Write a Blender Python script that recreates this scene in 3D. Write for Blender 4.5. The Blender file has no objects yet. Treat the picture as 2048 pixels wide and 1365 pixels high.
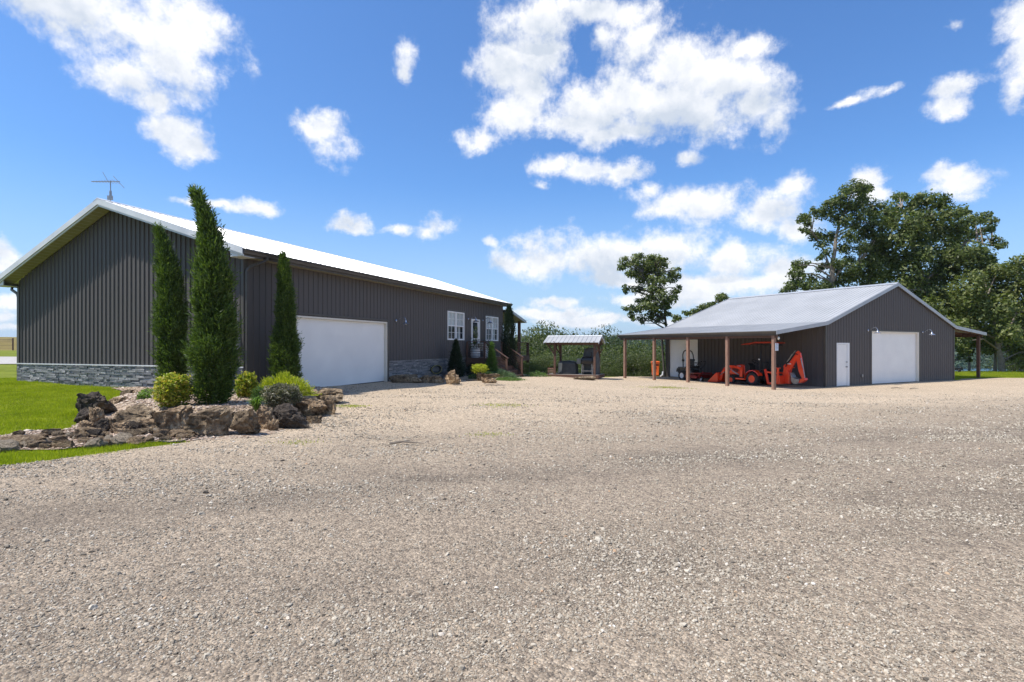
import bpy, bmesh, math, random
import numpy as np
from mathutils import Vector, Matrix, noise
rnd = random.Random(7)
nr = np.random.default_rng(11)
sc = bpy.context.scene
R = math.radians

# ------------------------------------------------------------ camera, sky, sun, exposure
FPX, HZ, HC = 1100.0, 693.0, 1.6          # focal length and horizon in photo pixels, camera height
cam = bpy.data.objects.new('camera', bpy.data.cameras.new('camera'))
sc.collection.objects.link(cam)
cam.location = (0, 0, HC); cam.rotation_euler = (R(90), 0, 0)
cam.data.sensor_width = 36; cam.data.lens = 36*FPX/2048
cam.data.shift_y = (HZ-682.5)/2048
cam.data.clip_end = 6000; cam.data.clip_start = .05
sc.camera = cam
SUN = Vector((-.80, -.25, 1.55)).normalized()
sl = bpy.data.lights.new('sun', 'SUN'); sl.energy = 5.0; sl.angle = R(.55); sl.color = (1, .955, .88)
so = bpy.data.objects.new('sun', sl); sc.collection.objects.link(so)
so.rotation_euler = SUN.to_track_quat('Z', 'Y').to_euler(); so.location = (-20, -5, 40)
sc.view_settings.view_transform = 'Standard'; sc.view_settings.look = 'None'
sc.view_settings.exposure = 0.27; sc.view_settings.gamma = 1

W = bpy.data.worlds.new('World'); sc.world = W; W.use_nodes = True
def N(nt, typ, **kw):
    n = nt.nodes.new(typ)
    for k, v in kw.items():
        if k in ('op',): n.operation = v
        else: setattr(n, k, v)
    return n
def build_world():
    nt = W.node_tree; nt.nodes.clear(); L = nt.links.new
    out = N(nt, 'ShaderNodeOutputWorld'); bg = N(nt, 'ShaderNodeBackground')
    sky = N(nt, 'ShaderNodeTexSky'); sky.sky_type = 'NISHITA'; sky.sun_disc = False
    sky.sun_elevation = math.asin(SUN.z); sky.sun_rotation = math.atan2(SUN.x, SUN.y)
    sky.air_density = 1.1; sky.dust_density = 1.0; sky.ozone_density = 2.2; sky.altitude = 300
    tc = N(nt, 'ShaderNodeTexCoord')
    def M(op, a, b=None, c=None, clamp=False):
        n = N(nt, 'ShaderNodeMath', op=op); n.use_clamp = clamp
        for i, v in enumerate((a, b, c)):
            if v is None: continue
            if isinstance(v, (int, float)): n.inputs[i].default_value = v
            else: L(v, n.inputs[i])
        return n.outputs[0]
    def V(op, a, b=None):
        n = N(nt, 'ShaderNodeVectorMath', op=op)
        for i, v in enumerate((a, b)):
            if v is None: continue
            if isinstance(v, tuple): n.inputs[i].default_value = v
            else: L(v, n.inputs[i])
        return n
    sx = N(nt, 'ShaderNodeSeparateXYZ'); L(V('NORMALIZE', tc.outputs['Generated']).outputs[0], sx.inputs[0])
    az = M('ARCTAN2', sx.outputs[0], sx.outputs[1]); el = M('ARCSINE', sx.outputs[2])
    cb = N(nt, 'ShaderNodeCombineXYZ'); L(az, cb.inputs[0]); L(el, cb.inputs[1])
    P0 = cb.outputs[0]
    def noi(scale, vec, detail=5, rough=.55, off=(0, 0, 0)):
        n = N(nt, 'ShaderNodeTexNoise'); n.inputs['Scale'].default_value = scale
        n.inputs['Detail'].default_value = detail; n.inputs['Roughness'].default_value = rough
        L(V('ADD', vec, off).outputs[0], n.inputs['Vector']); return n
    # domain warp so outlines curl
    w = noi(9, P0, 6, .65); wv = V('SUBTRACT', w.outputs['Color'], (.5, .5, .5)).outputs[0]
    P = V('ADD', P0, V('MULTIPLY', wv, (.075, .055, 0)).outputs[0]).outputs[0]
    clouds = [  # photo px of each lobe: x, y, half width, half height
        (150,20,190,60),(280,60,170,90),(330,110,120,75),(250,150,90,50),(380,60,70,70),(300,190,45,28),(90,5,120,30),
        (345,262,65,40),(380,290,55,30),(300,245,40,20),
        (640,262,52,42),(660,300,38,30),(815,100,24,40),(810,135,18,20),
        (1060,40,88,60),(1080,110,80,60),(1010,150,62,70),(1060,180,50,60),(1030,230,75,45),(960,275,42,26),
        (1190,20,90,28),(1250,20,70,40),(1300,70,30,30),(1210,75,30,40),
        (1330,120,100,80),(1400,140,110,95),(1280,190,110,70),(1200,220,110,55),(1370,210,140,60),(1460,180,90,60),(1500,215,80,50),(1545,245,38,45),
        (1150,250,100,34),(1500,100,60,24),(1240,265,90,30),
        (1110,325,50,28),(1170,335,70,26),(1250,345,50,22),(1370,320,28,14),(1085,368,14,10),
        (1340,410,60,32),(1430,415,80,38),(1530,430,80,40),(1600,450,50,30),(1300,385,40,22),
        (1090,520,80,48),(1200,510,120,52),(1330,510,130,48),(1450,520,100,40),(1560,540,80,26),(1030,530,50,30),
        (1400,575,150,30),(1520,570,120,26),(1250,560,100,18),(1300,600,120,18),
        (1090,625,110,13),(1200,640,130,12),(1110,605,60,10),(1350,640,140,12),
        (1740,355,46,30),(1750,380,50,22),(1582,356,30,22),(1920,360,66,30),(1900,340,50,22),(1930,385,38,14),
        (1910,175,52,28),(1900,210,48,24),(1760,185,36,10),(1690,210,30,6),
        (2030,50,60,50),(2040,110,50,50),(2035,180,28,40),(1905,58,18,12),(2044,20,30,14),
        (440,405,50,14),(500,415,58,16),(530,415,28,14),(380,395,40,8),
        (710,447,44,24),(700,460,48,14),(880,455,36,24),(850,465,20,14),(800,460,24,12),(980,480,14,10),
        (10,515,42,26),(0,535,50,14),(15,612,50,18),(0,640,60,18),(20,660,60,10),
        (1640,600,90,18),(1700,640,150,18)]
    field = None; wy = None; ws = None
    for (px, py, a, b) in clouds:
        u = (px-1024)/FPX; v = (HZ-py)/FPX; r = math.sqrt(1+u*u)
        caz = math.atan(u); cel = math.atan2(v, r)
        sa = 1/FPX*math.cos(caz)**2*1.27*a; sb = 1/FPX/r*math.cos(cel)**2*1.26*b
        q = V('MULTIPLY', V('SUBTRACT', P, (caz, cel, 0)).outputs[0], (1/sa, 1/sb, 0)).outputs[0]
        ln = V('LENGTH', q).outputs['Value']
        fv = M('SUBTRACT', 1.0 if a >= 42 else .62, ln) if a >= 42 else M('MULTIPLY_ADD', ln, -.62, .62)
        if a >= 84 and b >= 38:
            sq = N(nt, 'ShaderNodeSeparateXYZ'); L(q, sq.inputs[0]); wp = M('MAXIMUM', fv, 0.0)
            wy = M('MULTIPLY', wp, sq.outputs[1]) if wy is None else M('MULTIPLY_ADD', wp, sq.outputs[1], wy)
            ws = M('ADD', wp, .12) if ws is None else M('ADD', ws, wp)
        if field is None: field = fv
        else:
            field = M('SMOOTH_MAX', field, fv, .22)
    # unlit part of the sky elsewhere carries its own scattered clouds
    n1 = noi(13, P0, 11, .66, (3.1, 1.7, 0)); n2 = noi(13, P0, 4, .5, (3.1, 1.7+.02, .0))
    f = M('ADD', field, M('MULTIPLY', M('SUBTRACT', n1.outputs[0], .5), 2.5))
    rear = noi(2.4, P0, 7, .6, (9, 4, 0))
    back = M('MULTIPLY', M('GREATER_THAN', M('ABSOLUTE', az), 1.0), M('MULTIPLY', M('SUBTRACT', rear.outputs[0], .52), 6))
    f = M('MAXIMUM', f, M('SUBTRACT', back, M('MULTIPLY', M('LESS_THAN', M('ABSOLUTE', az), 1.0), 9)))
    mr = N(nt, 'ShaderNodeMapRange'); mr.interpolation_type = 'SMOOTHSTEP'
    L(f, mr.inputs[0]); mr.inputs[1].default_value = -.04; mr.inputs[2].default_value = .74
    alpha = mr.outputs[0]
    sh = M('MULTIPLY', M('SUBTRACT', n1.outputs[0], n2.outputs[0]), 1.0)
    vert = M('DIVIDE', wy, ws)
    lowf = noi(7.5, P0, 5, .55, (7, 2, 0))
    shade = M('ADD', M('ADD', M('MULTIPLY_ADD', vert, .34, .86), sh), M('MULTIPLY', M('SUBTRACT', lowf.outputs[0], .5), .75))
    thick = N(nt, 'ShaderNodeMapRange'); L(f, thick.inputs[0]); thick.inputs[1].default_value = .1; thick.inputs[2].default_value = 1.0
    thick.inputs[3].default_value = .06; thick.inputs[4].default_value = -.06
    shade = M('MINIMUM', M('MAXIMUM', M('ADD', shade, thick.outputs[0]), .6), .97)
    ccol = N(nt, 'ShaderNodeMix', data_type='RGBA')
    L(M('SUBTRACT', M('MULTIPLY', shade, 2.7), 1.62, clamp=True), ccol.inputs[0])
    ccol.inputs[6].default_value = (.56, .62, .71, 1); ccol.inputs[7].default_value = (.93, .93, .94, 1)
    skyc = N(nt, 'ShaderNodeMix', data_type='RGBA', blend_type='MULTIPLY'); skyc.inputs[0].default_value = 1
    L(sky.outputs[0], skyc.inputs[6]); skyc.inputs[7].default_value = SKYTINT
    vg = N(nt, 'ShaderNodeMapRange'); vg.interpolation_type = 'SMOOTHSTEP'; L(el, vg.inputs[0]); vg.inputs[1].default_value = .30; vg.inputs[2].default_value = -.02
    vg.inputs[3].default_value = 0; vg.inputs[4].default_value = .72
    veil = N(nt, 'ShaderNodeMix', data_type='RGBA'); L(vg.outputs[0], veil.inputs[0]); L(skyc.outputs[2], veil.inputs[6]); veil.inputs[7].default_value = (.46/SKYS, .61/SKYS, .80/SKYS, 1)
    skyc = veil
    # bring cloud radiance to the level of the sky texture (background strength scales both)
    cs = N(nt, 'ShaderNodeMix', data_type='RGBA', blend_type='MULTIPLY'); cs.inputs[0].default_value = 1
    L(ccol.outputs[2], cs.inputs[6]); cs.inputs[7].default_value = (1/SKYS, 1/SKYS, 1/SKYS, 1)
    mix = N(nt, 'ShaderNodeMix', data_type='RGBA')
    L(M('MULTIPLY', alpha, .97), mix.inputs[0]); L(skyc.outputs[2], mix.inputs[6]); L(cs.outputs[2], mix.inputs[7])
    L(mix.outputs[2], bg.inputs[0]); bg.inputs[1].default_value = SKYS
    L(bg.outputs[0], out.inputs[0])
SKYS = .10
SKYTINT = (.74, 1.13, 1.58, 1)
build_world()

# ------------------------------------------------------------ helpers
C = sc.collection
def link(o, parent=None):
    C.objects.link(o)
    if parent is not None: o.parent = parent
    return o
def tag(o, label=None, cat=None, group=None, kind=None):
    if label: o['label'] = label
    if cat: o['category'] = cat
    if group: o['group'] = group
    if kind: o['kind'] = kind
    return o
def thing(name, label, cat, loc=(0, 0, 0), rz=0, group=None):
    o = bpy.data.objects.new(name, None); o.location = loc; o.rotation_euler = (0, 0, rz)
    o.empty_display_size = .2; link(o); return tag(o, label, cat, group)
def copy_tree(o, parent=None):
    c = o.copy(); link(c); c.parent = parent
    for ch in list(o.children): copy_tree(ch, c)
    return c
class MB:
    def __init__(s): s.v = []; s.f = []
    def add(s, vs, fs):
        n = len(s.v); s.v += [tuple(v) for v in vs]; s.f += [tuple(i+n for i in f) for f in fs]; return s
    def box(s, x0, x1, y0, y1, z0, z1):
        vs = [(x, y, z) for z in (z0, z1) for (x, y) in ((x0, y0), (x1, y0), (x1, y1), (x0, y1))]
        return s.add(vs, [(3, 2, 1, 0), (4, 5, 6, 7), (0, 1, 5, 4), (1, 2, 6, 5), (2, 3, 7, 6), (3, 0, 4, 7)])
    def bar(s, a, b, w, h, up=(0, 0, 1)):
        a = Vector(a); b = Vector(b); d = (b-a).normalized(); u = Vector(up)
        if abs(d.dot(u)) > .99: u = Vector((1, 0, 0))
        x = d.cross(u).normalized(); u = x.cross(d)
        vs = [p+x*sx*w/2+u*sz*h/2 for p in (a, b) for (sx, sz) in ((-1, -1), (1, -1), (1, 1), (-1, 1))]
        return s.add(vs, [(3, 2, 1, 0), (4, 5, 6, 7), (0, 1, 5, 4), (1, 2, 6, 5), (2, 3, 7, 6), (3, 0, 4, 7)])
    def tube(s, pts, r, n=8, cap=True):
        pts = [Vector(p) for p in pts]; rs = r if isinstance(r, (list, tuple)) else [r]*len(pts)
        vs = []; fs = []; x = None
        for i, p in enumerate(pts):
            d = (pts[min(i+1, len(pts)-1)]-pts[max(i-1, 0)]).normalized()
            if x is None: x = d.orthogonal().normalized()
            else:
                x = (x-d*x.dot(d)); x = x.normalized() if x.length > 1e-5 else d.orthogonal().normalized()
            y = d.cross(x)
            for k in range(n):
                a = 2*math.pi*k/n; vs.append(p+(x*math.cos(a)+y*math.sin(a))*rs[i])
        for i in range(len(pts)-1):
            for k in range(n):
                k2 = (k+1) % n; fs.append((i*n+k, i*n+k2, (i+1)*n+k2, (i+1)*n+k))
        if cap: fs.append(tuple(reversed(range(n)))); fs.append(tuple((len(pts)-1)*n+k for k in range(n)))
        return s.add(vs, fs)
    def lathe(s, prof, o=(0, 0, 0), axis=(0, 0, 1), n=20):
        ax = Vector(axis).normalized(); x = ax.orthogonal().normalized(); y = ax.cross(x); o = Vector(o)
        vs = [o+ax*h+(x*math.cos(2*math.pi*k/n)+y*math.sin(2*math.pi*k/n))*r for (r, h) in prof for k in range(n)]
        fs = [(i*n+k, i*n+(k+1) % n, (i+1)*n+(k+1) % n, (i+1)*n+k) for i in range(len(prof)-1) for k in range(n)]
        fs.append(tuple(reversed(range(n)))); fs.append(tuple((len(prof)-1)*n+k for k in range(n)))
        return s.add(vs, fs)
    def prism(s, poly, a, b, f=lambda u, v, w: (w, u, v)):
        """poly of (u,v), swept from w=a to w=b"""
        n = len(poly); vs = [f(u, v, w) for w in (a, b) for (u, v) in poly]
        fs = [tuple(reversed(range(n))), tuple(range(n, 2*n))]+[(k, (k+1) % n, n+(k+1) % n, n+k) for k in range(n)]
        return s.add(vs, fs)
    def build(s, name, mat, parent=None, smooth=False, bevel=0, fixn=True):
        me = bpy.data.meshes.new(name); me.from_pydata(s.v, [], s.f)
        if fixn:
            bm = bmesh.new(); bm.from_mesh(me); bmesh.ops.recalc_face_normals(bm, faces=bm.faces); bm.to_mesh(me); bm.free()
        me.materials.append(mat)
        o = bpy.data.objects.new(name, me); link(o, parent)
        if smooth: smooth_by_angle(me)
        if bevel:
            m = o.modifiers.new('b', 'BEVEL'); m.width = bevel; m.segments = 2; m.limit_method = 'ANGLE'; m.angle_limit = R(35)
        return o
def smooth_by_angle(me, ang=40):
    me.polygons.foreach_set('use_smooth', [True]*len(me.polygons))
    try: me.set_sharp_from_angle(angle=R(ang))
    except Exception: pass
def mesh_np(name, verts, faces, mat, parent=None, smooth=False):
    """verts (n,3), faces (m,k) arrays"""
    verts = np.asarray(verts, dtype=np.float32); faces = np.asarray(faces, dtype=np.int32)
    me = bpy.data.meshes.new(name); m, k = faces.shape
    me.vertices.add(len(verts)); me.vertices.foreach_set('co', verts.ravel())
    me.loops.add(m*k); me.loops.foreach_set('vertex_index', faces.ravel())
    me.polygons.add(m); me.polygons.foreach_set('loop_start', np.arange(0, m*k, k, dtype=np.int32))
    try: me.polygons.foreach_set('loop_total', np.full(m, k, dtype=np.int32))
    except Exception: pass
    if smooth: me.polygons.foreach_set('use_smooth', np.ones(m, dtype=bool))
    me.update(calc_edges=True); me.validate()
    me.materials.append(mat); o = bpy.data.objects.new(name, me); link(o, parent); return o
def at(px, py, z):
    """ground point seen at a photo pixel, for terrain height z (used once, to survey positions)"""
    k = (z-HC)/((HZ-py)/FPX); return Vector(((px-1024)/FPX*k, k, z))

# ------------------------------------------------------------ materials
def mat(name, col=(.5, .5, .5), rough=.6, metal=0, spec=.5):
    m = bpy.data.materials.new(name); m.use_nodes = True
    b = m.node_tree.nodes['Principled BSDF']; b.inputs['Base Color'].default_value = (*col, 1)
    b.inputs['Roughness'].default_value = rough; b.inputs['Metallic'].default_value = metal
    b.inputs['Specular IOR Level'].default_value = spec
    return m
class G:
    """small node-graph helper on a material"""
    def __init__(s, m): s.m = m; s.nt = m.node_tree; s.b = s.nt.nodes['Principled BSDF']; s.L = s.nt.links.new; s.tc = None
    def co(s, which='Object', scale=None):
        if s.tc is None: s.tc = s.nt.nodes.new('ShaderNodeTexCoord')
        o = s.tc.outputs[which]
        if scale:
            mp = s.nt.nodes.new('ShaderNodeMapping'); mp.inputs['Scale'].default_value = scale; s.L(o, mp.inputs[0]); o = mp.outputs[0]
        return o
    def noise(s, sc_, det=4, rough=.55, vec=None, dist=0):
        n = s.nt.nodes.new('ShaderNodeTexNoise'); n.inputs['Scale'].default_value = sc_; n.inputs['Detail'].default_value = det
        n.inputs['Roughness'].default_value = rough; n.inputs['Distortion'].default_value = dist
        s.L(vec if vec is not None else s.co(), n.inputs['Vector']); return n
    def vor(s, sc_, vec=None, feat='F1', rnd_=1):
        n = s.nt.nodes.new('ShaderNodeTexVoronoi'); n.feature = feat; n.inputs['Scale'].default_value = sc_
        n.inputs['Randomness'].default_value = rnd_
        s.L(vec if vec is not None else s.co(), n.inputs['Vector']); return n
    def ramp(s, inp, stops, interp='LINEAR'):
        n = s.nt.nodes.new('ShaderNodeValToRGB'); n.color_ramp.interpolation = interp; e = n.color_ramp.elements
        while len(e) < len(stops): e.new(.5)
        for i, (p, c) in enumerate(stops): e[i].position = p; e[i].color = (*c, 1) if len(c) == 3 else c
        s.L(inp, n.inputs[0]); return n.outputs[0]
    def mix(s, fac, a, b, mode='MIX'):
        n = s.nt.nodes.new('ShaderNodeMix'); n.data_type = 'RGBA'; n.blend_type = mode
        for i, v in ((0, fac), (6, a), (7, b)):
            if isinstance(v, (int, float)): n.inputs[i].default_value = v
            elif isinstance(v, tuple): n.inputs[i].default_value = (*v, 1)
            else: s.L(v, n.inputs[i])
        return n.outputs[2]
    def math(s, op, a, b=None, c=None, clamp=False):
        n = s.nt.nodes.new('ShaderNodeMath'); n.operation = op; n.use_clamp = clamp
        for i, v in enumerate((a, b, c)):
            if v is None: continue
            if isinstance(v, (int, float)): n.inputs[i].default_value = v
            else: s.L(v, n.inputs[i])
        return n.outputs[0]
    def bump(s, h, strength=.4, dist=.02, normal=None):
        n = s.nt.nodes.new('ShaderNodeBump'); n.inputs['Strength'].default_value = strength; n.inputs['Distance'].default_value = dist
        s.L(h, n.inputs['Height'])
        if normal is not None: s.L(normal, n.inputs['Normal'])
        s.L(n.outputs[0], s.b.inputs['Normal']); return n.outputs[0]
    def color(s, c): s.L(c, s.b.inputs['Base Color'])
def grime(m, c0, c1, scale=1.5, rough=None, bump=0, bscale=40):
    g = G(m); n = g.noise(scale, 6, .6); g.color(g.ramp(n.outputs[0], [(.3, c0), (.7, c1)]))
    if bump: g.bump(g.noise(bscale, 4).outputs[0], bump, .01)
    return m
def panel_mat(name, c):
    m = mat(name, c, .5, .0, .25); g = G(m)
    a = g.noise(.8, 5, .6, g.co('Object', (1, 1, .25))); b = g.noise(26, 3, .6, g.co('Object', (1, 1, .08)))
    k = g.math('ADD', g.math('MULTIPLY', a.outputs[0], .3), g.math('MULTIPLY', b.outputs[0], .22))
    body = g.mix(k, tuple(x*.80 for x in c), tuple(min(1, x*1.3) for x in c))
    sp = g.nt.nodes.new('ShaderNodeSeparateXYZ'); g.L(g.co(), sp.inputs[0])      # road dust splashed on the lowest part
    dz = g.math('MULTIPLY', g.math('SUBTRACT', .75, g.math('ADD', sp.outputs[2], g.math('MULTIPLY', a.outputs[0], .6))), 1.2, clamp=True)
    body = g.mix(g.math('MULTIPLY', dz, .55), body, (.24, .21, .175)); g.color(body)
    g.L(g.math('ADD', .48, g.math('MULTIPLY', a.outputs[0], .25)), g.b.inputs['Roughness'])
    g.bump(g.noise(2.2, 2, .5).outputs[0], .12, .02)
    return m
M = {}
M['charcoal'] = panel_mat('charcoal_panel', (.112, .100, .094))
M['bronze'] = grime(mat('bronze_trim', (.075, .066, .058), .45), (.062, .055, .048), (.092, .082, .07))
M['roof'] = mat('galvalume_roof', (.62, .63, .65), .38, .25, .6)
def _r():
    g = G(M['roof']); n = g.noise(.5, 5, .6); g.color(g.ramp(n.outputs[0], [(.3, (.56, .57, .59)), (.7, (.70, .71, .73))]))
    g.L(g.math('ADD', .30, g.math('MULTIPLY', g.noise(2, 3).outputs[0], .2)), g.b.inputs['Roughness'])
_r()
M['roof_shop'] = mat('grey_metal_roof', (.4, .41, .43), .5, .1, .5); grime(M['roof_shop'], (.34, .34, .338), (.42, .418, .415), .6)
M['white_trim'] = grime(mat('white_trim', (.6, .6, .6), .45), (.50, .51, .52), (.64, .64, .64))
M['grey_trim'] = grime(mat('grey_trim', (.4, .41, .42), .4, .2), (.36, .37, .39), (.46, .47, .48))
M['soffit'] = grime(mat('tan_soffit', (.32, .30, .2), .6), (.27, .25, .165), (.34, .315, .22), 2)
M['door_white'] = grime(mat('white_door', (.7, .7, .72), .4), (.80, .78, .75), (.88, .86, .82), 1.0, bump=.08, bscale=60)
M['cream'] = mat('cream_jamb', (.72, .66, .56), .5)
M['vinyl'] = mat('white_vinyl', (.78, .77, .76), .35)
M['glass'] = mat('window_glass', (.012, .014, .018), .04, 0, .8)
M['black'] = grime(mat('black_rubber', (.02, .02, .021), .7), (.014, .014, .015), (.03, .029, .028), 20)
M['blackmetal'] = mat('black_metal', (.018, .018, .02), .4)
M['galv'] = mat('galvanised_lamp', (.55, .57, .62), .25, .8)
M['curtain'] = grime(mat('sheer_curtain', (.8, .85, .85), .8), (.40, .44, .44), (.54, .58, .57), 12)
def wood(name, a, b, sc_=(1, 1, .12), s=22):
    m = mat(name, a, .7); g = G(m); n = g.noise(s, 6, .6, g.co('Object', sc_), dist=.6)
    g.color(g.ramp(n.outputs[0], [(.25, a), (.75, b)])); g.bump(n.outputs[0], .25, .004); return m
M['post'] = wood('rough_cedar_post', (.15, .078, .052), (.34, .205, .145))
M['deckwood'] = wood('stained_deck_wood', (.07, .034, .021), (.15, .078, .050), (.3, .3, 1))
M['graywood'] = wood('weathered_grey_wood', (.16, .14, .125), (.30, .265, .235))
M['orange'] = mat('orange_paint', (.9, .07, .01), .3); G(M['orange']).b.inputs['Coat Weight'].default_value = .4
grime(M['orange'], (.80, .040, .010), (.93, .070, .014), 3)
M['redpaint'] = grime(mat('dark_red_paint', (.26, .012, .01), .3), (.20, .010, .009), (.32, .016, .013), 4)
M['graypaint'] = grime(mat('grey_paint', (.13, .14, .14), .45), (.10, .11, .11), (.17, .175, .17), 3)
M['orange_plastic'] = grime(mat('orange_plastic', (.85, .15, .02), .45), (.78, .125, .016), (.9, .18, .03), 4)
M['steel'] = grime(mat('worn_steel', (.35, .34, .33), .4, .7), (.26, .25, .24), (.42, .41, .4), 8)
M['white_rim'] = mat('white_rim', (.7, .7, .7), .4)
M['tarp'] = grime(mat('dark_tarp', (.035, .04, .042), .6), (.026, .03, .032), (.05, .055, .056), 5)
M['beige_tarp'] = grime(mat('pale_cover', (.32, .32, .26), .7), (.26, .26, .21), (.38, .37, .3), 5)
M['concrete'] = grime(mat('concrete', (.34, .32, .29), .85), (.28, .265, .24), (.4, .38, .35), 4, bump=.3)
M['ceramic'] = grime(mat('white_ceramic', (.62, .64, .66), .35), (.56, .58, .6), (.68, .69, .7), 5)
M['hose'] = mat('hose_rubber', (.30, .27, .08), .5)
M['bulb'] = mat('lamp_glass', (.8, .8, .75), .2)
def stone_mat():
    m = mat('grey_ledgestone', (.2, .2, .21), .85); g = G(m)
    pi = g.nt.nodes.new('ShaderNodeNewGeometry').outputs['Random Per Island']
    n = g.noise(18, 6, .65)
    a = g.ramp(pi, [(0, (.12, .125, .135)), (.4, (.22, .225, .235)), (.75, (.30, .30, .305)), (1, (.42, .41, .40))])
    g.color(g.mix(.75, a, g.ramp(n.outputs[0], [(.3, (.55, .55, .57)), (.75, (1.35, 1.3, 1.22))]), 'MULTIPLY'))
    g.bump(g.noise(30, 8, .7).outputs[0], .7, .02); return m
M['ledge'] = stone_mat()
def rock_mat(name, dark, mid, lite, stain):
    m = mat(name, mid, .9, 0, .25); g = G(m)
    n1 = g.noise(2.6, 8, .65); n2 = g.noise(11, 6, .7); n3 = g.noise(1.1, 3, .5)
    base = g.ramp(n1.outputs[0], [(.32, dark), (.5, mid), (.68, lite)])
    base = g.mix(.6, base, g.ramp(n2.outputs[0], [(.36, (.30, .27, .25)), (.58, (1.35, 1.3, 1.2))]), 'MULTIPLY')
    base = g.mix(g.ramp(n3.outputs[0], [(stain, (0, 0, 0)), (stain+.14, (.8, .8, .8))]), base, (.035, .031, .029))
    g.color(base)
    v = g.vor(9, g.co()); h = g.math('ADD', g.math('MULTIPLY', n2.outputs[0], 1.0), g.math('MULTIPLY', g.math('MINIMUM', v.outputs['Distance'], .35), 1.2))
    h = g.math('ADD', h, g.math('MULTIPLY', g.noise(45, 4, .7).outputs[0], .4))
    g.bump(h, 1.0, .09); return m
M['rock_tan'] = rock_mat('tan_limestone', (.13, .085, .052), (.38, .27, .17), (.66, .51, .34), .58)
M['rock_grey'] = rock_mat('grey_limestone', (.075, .055, .038), (.25, .185, .12), (.54, .42, .29), .55)
M['rock_dark'] = rock_mat('dark_limestone', (.04, .034, .030), (.095, .075, .06), (.22, .175, .13), .50)
M['rock_pale'] = rock_mat('pale_limestone', (.26, .21, .15), (.50, .41, .31), (.68, .58, .46), .70)
def leaf_mat(name, stops, transl=.35, rough=.5, yellowish=None):
    m = mat(name, stops[0], rough, 0, .35); g = G(m)
    isl = g.nt.nodes.new('ShaderNodeNewGeometry').outputs['Random Per Island']
    oi = g.nt.nodes.new('ShaderNodeObjectInfo').outputs['Random']
    lo = g.noise(.7, 3, .5)
    k = g.math('ADD', g.math('MULTIPLY', isl, .62), g.math('ADD', g.math('MULTIPLY', lo.outputs[0], .32), g.math('MULTIPLY', oi, .1)))
    n = len(stops); col = g.ramp(k, [(.08+.84*i/(n-1), c) for i, c in enumerate(stops)])
    g.color(col)
    tr = g.nt.nodes.new('ShaderNodeBsdfTranslucent'); g.L(g.mix(1, col, (1.5, 1.7, .7), 'MULTIPLY'), tr.inputs[0])
    mx = g.nt.nodes.new('ShaderNodeMixShader'); mx.inputs[0].default_value = transl
    g.L(g.b.outputs[0], mx.inputs[1]); g.L(tr.outputs[0], mx.inputs[2])
    g.L(mx.outputs[0], g.nt.nodes['Material Output'].inputs[0]); return m
M['oak_leaf'] = leaf_mat('oak_leaves', [(.030, .046, .013), (.064, .09, .02), (.12, .148, .036), (.27, .28, .12)])
M['olive_leaf'] = leaf_mat('olive_green_leaves', [(.036, .052, .016), (.082, .11, .028), (.155, .18, .048), (.30, .30, .13)])
M['slope_leaf'] = leaf_mat('slope_leaves', [(.018, .030, .010), (.042, .06, .016), (.085, .105, .028), (.17, .18, .07)])
M['bright_leaf'] = leaf_mat('fresh_green_leaves', [(.020, .034, .010), (.045, .068, .016), (.085, .115, .026), (.17, .19, .06)])
M['far_haze_leaf'] = leaf_mat('haze_tinted_leaves', [(.03, .055, .03), (.05, .085, .045), (.08, .115, .06)], .2)  # leaf colour carries the bluish cast of distance haze
M['juniper'] = leaf_mat('juniper_foliage', [(.025, .045, .010), (.055, .09, .018), (.10, .15, .028), (.17, .22, .05)], .3)
M['dark_conifer'] = leaf_mat('dark_conifer_foliage', [(.008, .018, .009), (.014, .03, .012), (.028, .05, .018)], .15)
M['lime_conifer'] = leaf_mat('light_conifer_foliage', [(.05, .1, .02), (.09, .16, .03), (.16, .24, .05)], .3)
M['golden'] = leaf_mat('golden_juniper_foliage', [(.14, .20, .018), (.34, .37, .028), (.55, .53, .05)], .3)
M['nandina'] = leaf_mat('yellow_orange_leaves', [(.05, .10, .015), (.16, .22, .025), (.42, .42, .05), (.55, .33, .10)], .35)
M['purple_leaf'] = leaf_mat('bronze_green_leaves', [(.04, .052, .024), (.085, .095, .042), (.17, .15, .10), (.30, .26, .20)], .2)
M['blue_juniper'] = leaf_mat('blue_green_juniper', [(.035, .07, .035), (.07, .12, .06), (.13, .2, .1), (.2, .27, .15)], .2)
M['variegated'] = leaf_mat('variegated_leaves', [(.12, .2, .03), (.32, .4, .08), (.6, .62, .25)], .35)
M['flax'] = leaf_mat('yellow_green_blades', [(.06, .12, .015), (.13, .22, .03), (.22, .3, .05)], .3)
M['bark'] = grime(mat('bark', (.12, .095, .075), .9), (.13, .105, .08), (.30, .25, .195), 6, bump=.6, bscale=24)
M['dark_bark'] = grime(mat('dark_bark', (.06, .05, .04), .9), (.045, .037, .03), (.10, .085, .068), 6, bump=.6, bscale=24)
M['grass_blade'] = leaf_mat('grass_blades', [(.13, .17, .008), (.23, .27, .012), (.34, .37, .02), (.50, .48, .07)], .4)
def _gr():
    m = M['grass_blade']; g = G(m); rp = [n for n in g.nt.nodes if n.type == 'VALTORGB'][0]; isl = [n for n in g.nt.nodes if n.type == 'NEW_GEOMETRY'][0].outputs['Random Per Island']
    k = g.math('ADD', g.math('MULTIPLY', isl, .38), g.math('ADD', g.math('MULTIPLY', g.noise(1.3, 4, .6).outputs[0], 1.05), g.math('MULTIPLY', g.noise(7, 3, .6).outputs[0], .35)))
    g.L(g.math('SUBTRACT', k, .37), rp.inputs[0])
_gr()

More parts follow.
